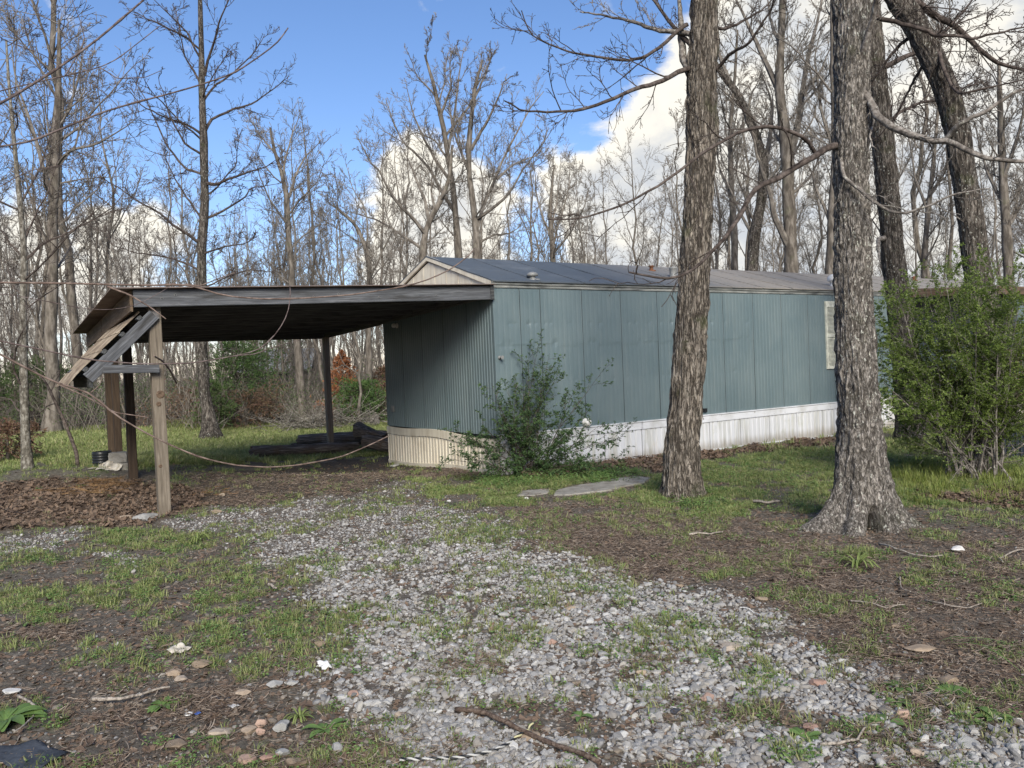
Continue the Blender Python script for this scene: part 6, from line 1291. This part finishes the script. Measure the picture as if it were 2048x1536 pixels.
# ------------------------------------------------------------------ single stones, sticks, weeds and scraps
def stone(px, py, wpx, hpx, mat, label, seed, flatn=None, group=None):
    p = G(px, py+hpx*.4); dist = np.linalg.norm(p-EYE); w = wpx/CAM_F*dist/2; h = hpx/CAM_F*dist; me = rockmesh(seed, mat, 3, 1.0, .18)
    co_ = np.zeros(len(me.vertices)*3, np.float32); me.vertices.foreach_get('co', co_); V = co_.reshape(-1, 3); e = np.abs(V).max(0); V = V/e*np.array([w, w*.8, max(h*.42, w*.22)]); me.vertices.foreach_set('co', V.ravel()); me.update()
    rg = np.random.default_rng(seed); M = Matrix.Translation(Vector((p[0], p[1]+w*.3, g1(p[0], p[1])+.012+V[:, 2].max()*.45))) @ Matrix.Rotation(rg.uniform(-.4, .4), 4, 'Z') @ Matrix.Rotation(rg.normal(0, .12), 4, 'X')
    return tag(put('stone', me, None, M), label, 'stone', group)
S_, G_, R_s, W_, K_ = M_sandstone, M_greystone, M_redstone, M_whitestone, M_blackstone
for a in [(287, 1036, 48, 22, G_, 'pale grey angular stone wedged against the foot of the front post'), (246, 1038, 34, 14, S_, 'rounded brown stone left of the grey one at the front post foot'), (1918, 1099, 26, 13, W_, 'bright whitish stone lying alone right of the flecked oak'),
          (792, 1250, 22, 15, G_, 'grey upright stone standing alone at the left edge of the gravel'), (342, 1350, 34, 12, S_, 'flat tan stone in the soil at left, upper of a pair'), (360, 1360, 28, 10, S_, 'flat tan stone tucked just below its paired stone at left'), (402, 1330, 38, 12, S_, 'long flat tan stone behind the grass tuft in the lower left'),
          (20, 1386, 34, 9, W_, 'pale flat stone at the left edge above the dark green weed'), (548, 1370, 30, 14, G_, 'grey flat stone before the dark hollow'), (584, 1370, 22, 12, G_, 'small grey stone right of the dark hollow'), (487, 1388, 30, 10, S_, 'pale flat stone left of the dark hollow'), (708, 1392, 26, 19, R_s, 'reddish brown stone at the left gravel edge'),
          (562, 1455, 30, 24, G_, 'rounded grey green stone below the grass tuft'), (519, 1449, 24, 20, R_s, 'pinkish stone left of the rounded grey green stone'), (497, 1464, 30, 16, S_, 'low brown stone left of the pinkish stone'), (521, 1466, 18, 14, R_s, 'little pink stone beneath the pinkish stone'), (440, 1470, 48, 14, S_, 'long flat sandy stone in the lower left soil'),
          (350, 1495, 44, 17, S_, 'flat tan stone near the bottom edge left of centre'), (488, 1523, 38, 18, R_s, 'reddish block stone at the bottom edge'), (537, 1519, 34, 14, R_s, 'flat reddish stone right of the reddish block stone'), (566, 1509, 32, 13, G_, 'greenish grey stone above the bottom edge'), (590, 1530, 42, 16, S_, 'brown stone cut by the bottom edge'),
          (675, 1499, 28, 16, G_, 'grey stone among weeds near the bottom'), (1107, 1286, 22, 16, R_s, 'pinkish block stone in the middle gravel'), (1205, 1310, 24, 15, G_, 'round grey stone in the middle gravel'), (1283, 1347, 22, 20, S_, 'tan upright stone left of the small weeds'), (1285, 1415, 26, 14, G_, 'flat grey stone beside the soil patch'),
          (1417, 1400, 34, 17, R_s, 'orange pink flat stone in the lower gravel'), (1366, 1388, 44, 12, W_, 'whitish flat stone left of the orange pink stone'), (1352, 1426, 26, 19, K_, 'shiny blue black stone in the lower gravel'), (1465, 1298, 48, 14, S_, 'long flat tan stone in the right gravel'), (1548, 1294, 36, 9, S_, 'thin tan stone right of the long flat one'),
          (1638, 1370, 32, 16, R_s, 'rusty stone at the right gravel edge'), (1530, 1352, 26, 13, S_, 'tan stone above the green weeds'), (1843, 1303, 54, 11, S_, 'long pale sandstone slab at the edge of the needles'), (1900, 1362, 38, 18, S_, 'pale tan stone at right in the needles'), (1622, 1458, 28, 10, R_s, 'small rusty stone low in the right gravel'),
          (1811, 1432, 26, 17, R_s, 'pinkish stone near the lower right weeds'), (1940, 1492, 38, 20, G_, 'pale grey stone near the lower right corner'), (2032, 1500, 24, 20, G_, 'round pale stone at the lower right edge'), (1836, 1511, 22, 18, S_, 'tan stone beside the lower right weeds'), (1723, 1497, 22, 13, S_, 'yellowish stone near the bottom right'),
          (1727, 1519, 30, 20, G_, 'grey stone at the bottom right among gravel'), (1062, 1478, 40, 15, S_, 'curved tan stone beside the striped cord'), (803, 1432, 26, 14, S_, 'brown stone in the left gravel tongue'), (812, 1425, 34, 22, G_, 'light bluish stone atop the left gravel tongue'), (1104, 1152, 18, 9, S_, 'small tan stone in the upper gravel'),
          (1360, 1173, 18, 8, S_, 'orange tan stone near the upper gravel edge'), (1053, 998, 12, 6, W_, 'small white stone before the path slab'), (898, 1003, 10, 6, W_, 'small pale stone in grass before the end wall'), (790, 930, 22, 9, G_, 'brown grey stone under the far end of the cream skirting'), (443, 990, 12, 8, S_, 'pale tan stone under the carport right of the front post'), (430, 1024, 24, 9, S_, 'low brown stone in gravel right of the front post'),
          (1142, 1218, 22, 11, S_, 'flat tan stone left of the thin patch'), (1272, 1222, 18, 10, G_, 'bright grey stone in the middle gravel'), (1523, 1200, 26, 8, S_, 'pale slab stone along the soil edge'), (640, 1290, 22, 7, S_, 'flat tan stone between left tufts'), (1790, 1255, 22, 8, S_, 'small pale stone among the brown needles'), (1008, 1230, 24, 12, G_, 'pale grey stone at the gravel crest')]:
    stone(*a[:5], a[5], int(a[0]*7+a[1]))
def stick(pts, wpx, mat, label, sub=(), lift=.006, name='stick', wr=.5):
    Q = resample(np.array([G(*p) for p in pts]), 28); d = np.linalg.norm(Q.mean(0)-EYE); r = wpx/CAM_F*d/2; Q[:, 2] = gz(Q[:, 0], Q[:, 1])+r*.8+lift+.012+.012*np.abs(np.sin(np.linspace(0, 5, 28))); rg = np.random.default_rng(int(pts[0][0]+pts[0][1])); Q[:, :2] += np.cumsum(rg.normal(0, .0012, (28, 2)), 0)
    t = MB(); R = np.linspace(r, r*wr, 28)*(1+.12*np.sin(np.arange(28)*1.9)); tubes(t, Q, R, 8, True); o = t.obj(name, mat, None, True); tag(o, label, 'stick')
    for s_ in sub:
        q2 = resample(np.array([G(*p) for p in s_]), 16); q2[:, 2] = gz(q2[:, 0], q2[:, 1])+.012; m2 = MB(); tubes(m2, q2, np.linspace(r*.55, r*.25, 16), 6, True); m2.obj('side_twig', mat, o, True)
    return o
M_pale = bark('bleached stick', (.14, .12, .10), (.27, .24, .205), (.40, .36, .31), sx=60, sz=60, bs=.3); M_br = bark('brown stick', (.05, .035, .028), (.11, .08, .062), (.19, .15, .12), sx=60, sz=60, bs=.3)
stick([(186, 1408), (210, 1413), (245, 1411), (280, 1400), (310, 1393), (340, 1388)], 7, M_pale, 'crooked pale stick lying left of the broad leaved weed')
stick([(36, 1400), (55, 1412), (74, 1426), (70, 1442), (58, 1455), (48, 1468), (30, 1480)], 5, M_pale, 'bent pale stick at the lower left crossing the dark weed', sub=[[(40, 1476), (35, 1488), (28, 1496)]])
stick([(268, 1456), (271, 1475), (278, 1492), (292, 1502)], 4, M_br, 'curved grey brown twig sticking up in the lower left')
stick([(912, 1430), (970, 1440), (1010, 1458), (1060, 1482), (1110, 1505), (1160, 1525), (1200, 1545)], 10, M_br, 'long split brown bark strip running off the bottom edge', sub=[[(920, 1433), (950, 1434), (978, 1434)], [(1120, 1500), (1160, 1508), (1205, 1520)]], wr=.9)
stick([(1378, 1075), (1400, 1074), (1447, 1072)], 5, M_pale, 'straight pale stick lying between the two big trunks')
stick([(1508, 1008), (1530, 1012), (1560, 1010)], 6, M_pale, 'short thick grey stick in grass left of the flecked oak')
stick([(1758, 1093), (1790, 1105), (1830, 1116), (1862, 1122), (1885, 1119)], 4, M_pale, 'long thin pale stick curving right of the oak foot')
stick([(2048, 1104), (2020, 1114), (1998, 1124), (2006, 1133)], 3, M_pale, 'thin forked twig at the right picture edge')
stick([(1585, 1135), (1620, 1142), (1690, 1144)], 4, M_br, 'thin brown stick below the flecked oak', sub=[[(1600, 1138), (1612, 1150), (1620, 1153)]])
stick([(1800, 1160), (1802, 1175), (1808, 1188), (1824, 1192)], 3, M_pale, 'short bent pale twig right of the middle')
stick([(1640, 1152), (1665, 1162), (1692, 1158)], 4, M_br, 'short dark twig on the dark soil')
stick([(1700, 1208), (1740, 1215), (1770, 1222), (1812, 1218)], 3, M_pale, 'crooked thin twig on the needles', sub=[[(1740, 1215), (1752, 1205), (1775, 1200)]])
stick([(1776, 1318), (1810, 1323), (1866, 1328)], 6, M_br, 'dark straight stick below the long pale sandstone slab')
stick([(1640, 1500), (1680, 1501), (1712, 1490), (1728, 1468)], 6, M_pale, 'curved pale stick at the lower right')
stick([(1260, 1438), (1280, 1428), (1302, 1420)], 5, M_br, 'short dark stick beside the lower gravel')
stick([(980, 1340), (1020, 1343), (1060, 1340)], 3, M_br, 'thin brown stick in the middle gravel')
stick([(1480, 1222), (1500, 1228), (1525, 1241)], 3, M_whitestone, 'thin white splinter in the right gravel')
stick([(1850, 1206), (1900, 1222), (1940, 1225), (1965, 1218)], 3, M_pale, 'long thin grey twig lying on the right needles')
stick([(538, 1176), (548, 1182), (553, 1186)], 6, M_pale, 'short fat pale splinter above the left tufts')
def rosette(px, py, wpx, n, mat, label, seed, asp=.38, up=.45, name='weed'):
    p = G(px, py); d = np.linalg.norm(p-EYE); Lf = wpx/CAM_F*d/2; rg = np.random.default_rng(seed); t = thing(name, p, label, 'weed')
    for k in range(n):
        th = k*2.4+rg.normal(0, .3); l = Lf*rg.uniform(.65, 1.15); m = 7; s = np.linspace(0, 1, m); u = np.array([math.cos(th), math.sin(th), 0]); v = np.array([-u[1], u[0], 0]); e = rg.uniform(.6, 1.3)*up
        c = p+np.outer(l*s, u)+np.outer(l*(e*s-e*.85*s**2.2), [0, 0, 1.])+[0, 0, .004]; w = l*asp*np.sin(np.pi*np.clip(s, 0.02, .98)**1.35)*.5+l*.02
        V = np.concatenate([c-np.outer(w, v)+[0, 0, .0]+np.outer(w*.3, [0, 0, 1]), c, c+np.outer(w, v)+np.outer(w*.3, [0, 0, 1])]); i = np.arange(3*m).reshape(3, m); F = np.concatenate([np.stack([i[a, :-1], i[a, 1:], i[a+1, 1:], i[a+1, :-1]], -1) for a in (0, 1)]); mb = MB(); mb.add(V, F); mb.obj('leaf', mat, t, True)
    return t
for a in [(325, 1414, 56, 13, M_weed, 'glossy broad leaved weed beside the crooked pale stick'), (600, 1440, 60, 34, M_grass, 'dense dark grass tuft above the rounded grey green stone'), (650, 1462, 80, 9, M_weed, 'sprawling weed with pale pointed leaves right of the grass tuft'), (10, 1446, 110, 22, M_weed, 'dark toothed weed patch at the left edge'), (440, 1478, 60, 11, M_weed, 'pale grey green weed on the long flat sandy stone'),
          (797, 1452, 50, 7, M_weed, 'small weed with upright leaf at the left gravel tongue'), (1160, 1436, 52, 7, M_weed, 'pale leaved seedling on the dark soil left of the grass tuft'), (1185, 1500, 24, 6, M_weed, 'tiny seedling beside the bark strip'), (1610, 1478, 70, 15, M_weed, 'green rosette weed in the lower right gravel'), (1800, 1378, 62, 11, M_weed, 'flat spiky weed rosette upper of three at lower right'),
          (1795, 1408, 50, 10, M_weed, 'flat weed rosette middle of three at lower right'), (1905, 1390, 64, 12, M_weed, 'flat spiky weed rosette right of the pale tan stone'), (1990, 1440, 70, 12, M_weed, 'weed rosette near the right edge'), (1770, 1455, 74, 12, M_weed, 'grey green leafy weed in the lower right'), (236, 1062, 40, 10, M_weed, 'light green leafy weed below the leaf pile'), (395, 1085, 60, 22, M_grass, 'bright green grass tuft below the front post'),
          (340, 1102, 18, 5, M_yellowgrass, 'tiny yellow green seedling below the front post'), (1130, 1400, 48, 30, M_grass, 'low green grass tuft on the soil above the seedling'), (1715, 1135, 80, 34, M_grass, 'loose grass tuft between the oak foot and the gravel')]:
    g_ = a[4] in (M_grass, M_yellowgrass); rosette(*a, seed=int(a[0]+a[1]), asp=.055 if g_ and a[3] > 9 else .36, up=1.3 if g_ and a[3] > 9 else .5, name='grass_tuft' if g_ and a[3] > 9 else 'weed')
P0 = G(1955, 1315); t = thing('grass_tuft', P0, 'few long arching bright grass blades at the right edge', 'grass tuft')
for k, (a, b) in enumerate((((1880, 1296), (1960, 1290)), ((1890, 1300), (2040, 1318)), ((1940, 1300), (2040, 1345)), ((1900, 1293), (2048, 1300)))):
    A_p, B_p = G(*a), G(*b); m = 12; s = np.linspace(0, 1, m)[:, None]; c = B_p*(1-s)+A_p*s+np.array([0, 0, 1.])*(.05*np.sin(s*np.pi*.8)+.01); w = .004*np.sin(np.pi*np.clip(s*.9+.08, 0, 1))+.0005; u = nrm(A_p-B_p); v = np.cross(u, [0, 0, 1.]); mb = MB(); i = np.arange(2*m).reshape(2, m); mb.add(np.concatenate([c-w*v, c+w*v]), np.stack([i[0, :-1], i[0, 1:], i[1, 1:], i[1, :-1]], -1)); mb.obj('blade', M_weed, t, True)
# striped twisted cord
Q = resample(np.array([G(*p) for p in [(800, 1534), (850, 1534), (900, 1531), (950, 1525), (990, 1515), (1020, 1500), (1036, 1486), (1052, 1477), (1066, 1460)]]), 90); Q[:, 2] = gz(Q[:, 0], Q[:, 1])+.034
cord = thing('cord', Q[45], 'black and white twisted cord with yellowed end lying on the gravel at the bottom', 'cord'); an = np.linspace(0, 2*np.pi*11, 90); Tn_ = nrm(np.gradient(Q, axis=0)); A_ = nrm(np.cross(Tn_, [0, 0, 1.])); B_ = np.cross(Tn_, A_)
M_ylw = material('yellowed cord', f_plain((.55, .52, .30), .8), .8)
M_cordw = material('dirty white cord', f_plain((.42, .42, .40), .8), .8)
for ph, mt, a, b in ((0, M_cordw, 0, 70), (0, M_ylw, 69, 90), (np.pi, M_black, 0, 80)): mb = MB(); tubes(mb, (Q+.0035*(np.cos(an+ph)[:, None]*A_+np.sin(an+ph)[:, None]*B_))[a:b], np.full(b-a, .0048), 8, True); mb.obj('strand', mt, cord, True)
# scraps
def sheet(px, mat, label, name, seed, cat, lift=.01, amp=.012):
    C = np.array([G(*p) for p in px]); n = 14; uu, vv = np.meshgrid(np.linspace(0, 1, n), np.linspace(0, 1, n)); P = (C[0]*(1-uu[..., None])+C[1]*uu[..., None])*(1-vv[..., None])+(C[3]*(1-uu[..., None])+C[2]*uu[..., None])*vv[..., None]; P = P.reshape(-1, 3)
    rg = fbm(P*14+seed, 3, seed)-.5; P[:, :2] += rg[:, None]*.03; P[:, 2] = gz(P[:, 0], P[:, 1])+lift+np.abs(rg)*amp*3; i = np.arange(n*n).reshape(n, n); F = np.stack([i[:-1, :-1], i[:-1, 1:], i[1:, 1:], i[1:, :-1]], -1).reshape(-1, 4); k = n*n; bd = np.concatenate([i[0], i[1:, -1], i[-1, -2::-1], i[-2:0:-1, 0]]); E = np.stack([bd, np.roll(bd, -1), np.roll(bd, -1)+k, bd+k], 1)
    mb = MB(); mb.add(np.concatenate([P, P-[0, 0, .003]]), F[:, ::-1], F+k, E); return tag(mb.obj(name, mat, None, True), label, cat)
M_tarp = material('dark slate', f_plain((.06, .068, .08), .5, var=.5), .5); M_blue = material('blue plastic', f_plain((.08, .17, .55)), .4)
sheet([(-60, 1500), (80, 1493), (135, 1512), (60, 1560)], M_tarp, 'dark bluish slate like sheet at the bottom left corner', 'dark_sheet', 3, 'sheet', .015, .02)
sheet([(428, 1396), (448, 1393), (462, 1399), (440, 1403)], M_tarp, 'small dark plastic scrap above the tiny blue cap', 'plastic_scrap', 4, 'scrap'); sheet([(636, 1336), (655, 1331), (664, 1342), (645, 1348)], M_white, 'crumpled white plastic scrap at the left gravel edge', 'plastic_scrap', 5, 'scrap', .02, .05)
sheet([(388, 1429), (397, 1425), (401, 1430), (392, 1433)], M_blue, 'tiny blue plastic tab beside the white ring', 'plastic_tab', 6, 'scrap', .01, .01); sheet([(456, 1414), (470, 1411), (481, 1415), (465, 1419)], M_white, 'small white paper scrap in the lower left soil', 'paper_scrap', 7, 'scrap')
sheet([(332, 1306), (350, 1299), (382, 1303), (350, 1316)], M_cloth, 'large pale dead leaf lying by the left tufts', 'dead_leaf', 9, 'leaf', .015, .03); sheet([(340, 1478), (352, 1475), (362, 1482), (350, 1489)], M_black, 'small black plastic clip on the lower left soil', 'plastic_clip', 8, 'scrap')
p = G(377, 1433); th = np.linspace(0, 2*np.pi, 20); mb = MB(); tubes(mb, np.stack([p[0]+.018*np.cos(th), p[1]+.018*np.sin(th), 0*th+g1(p[0], p[1])+.014], 1), np.full(20, .004), 6, False); tag(mb.obj('plastic_ring', M_white, None, True), 'small white plastic ring in the lower left soil', 'ring')
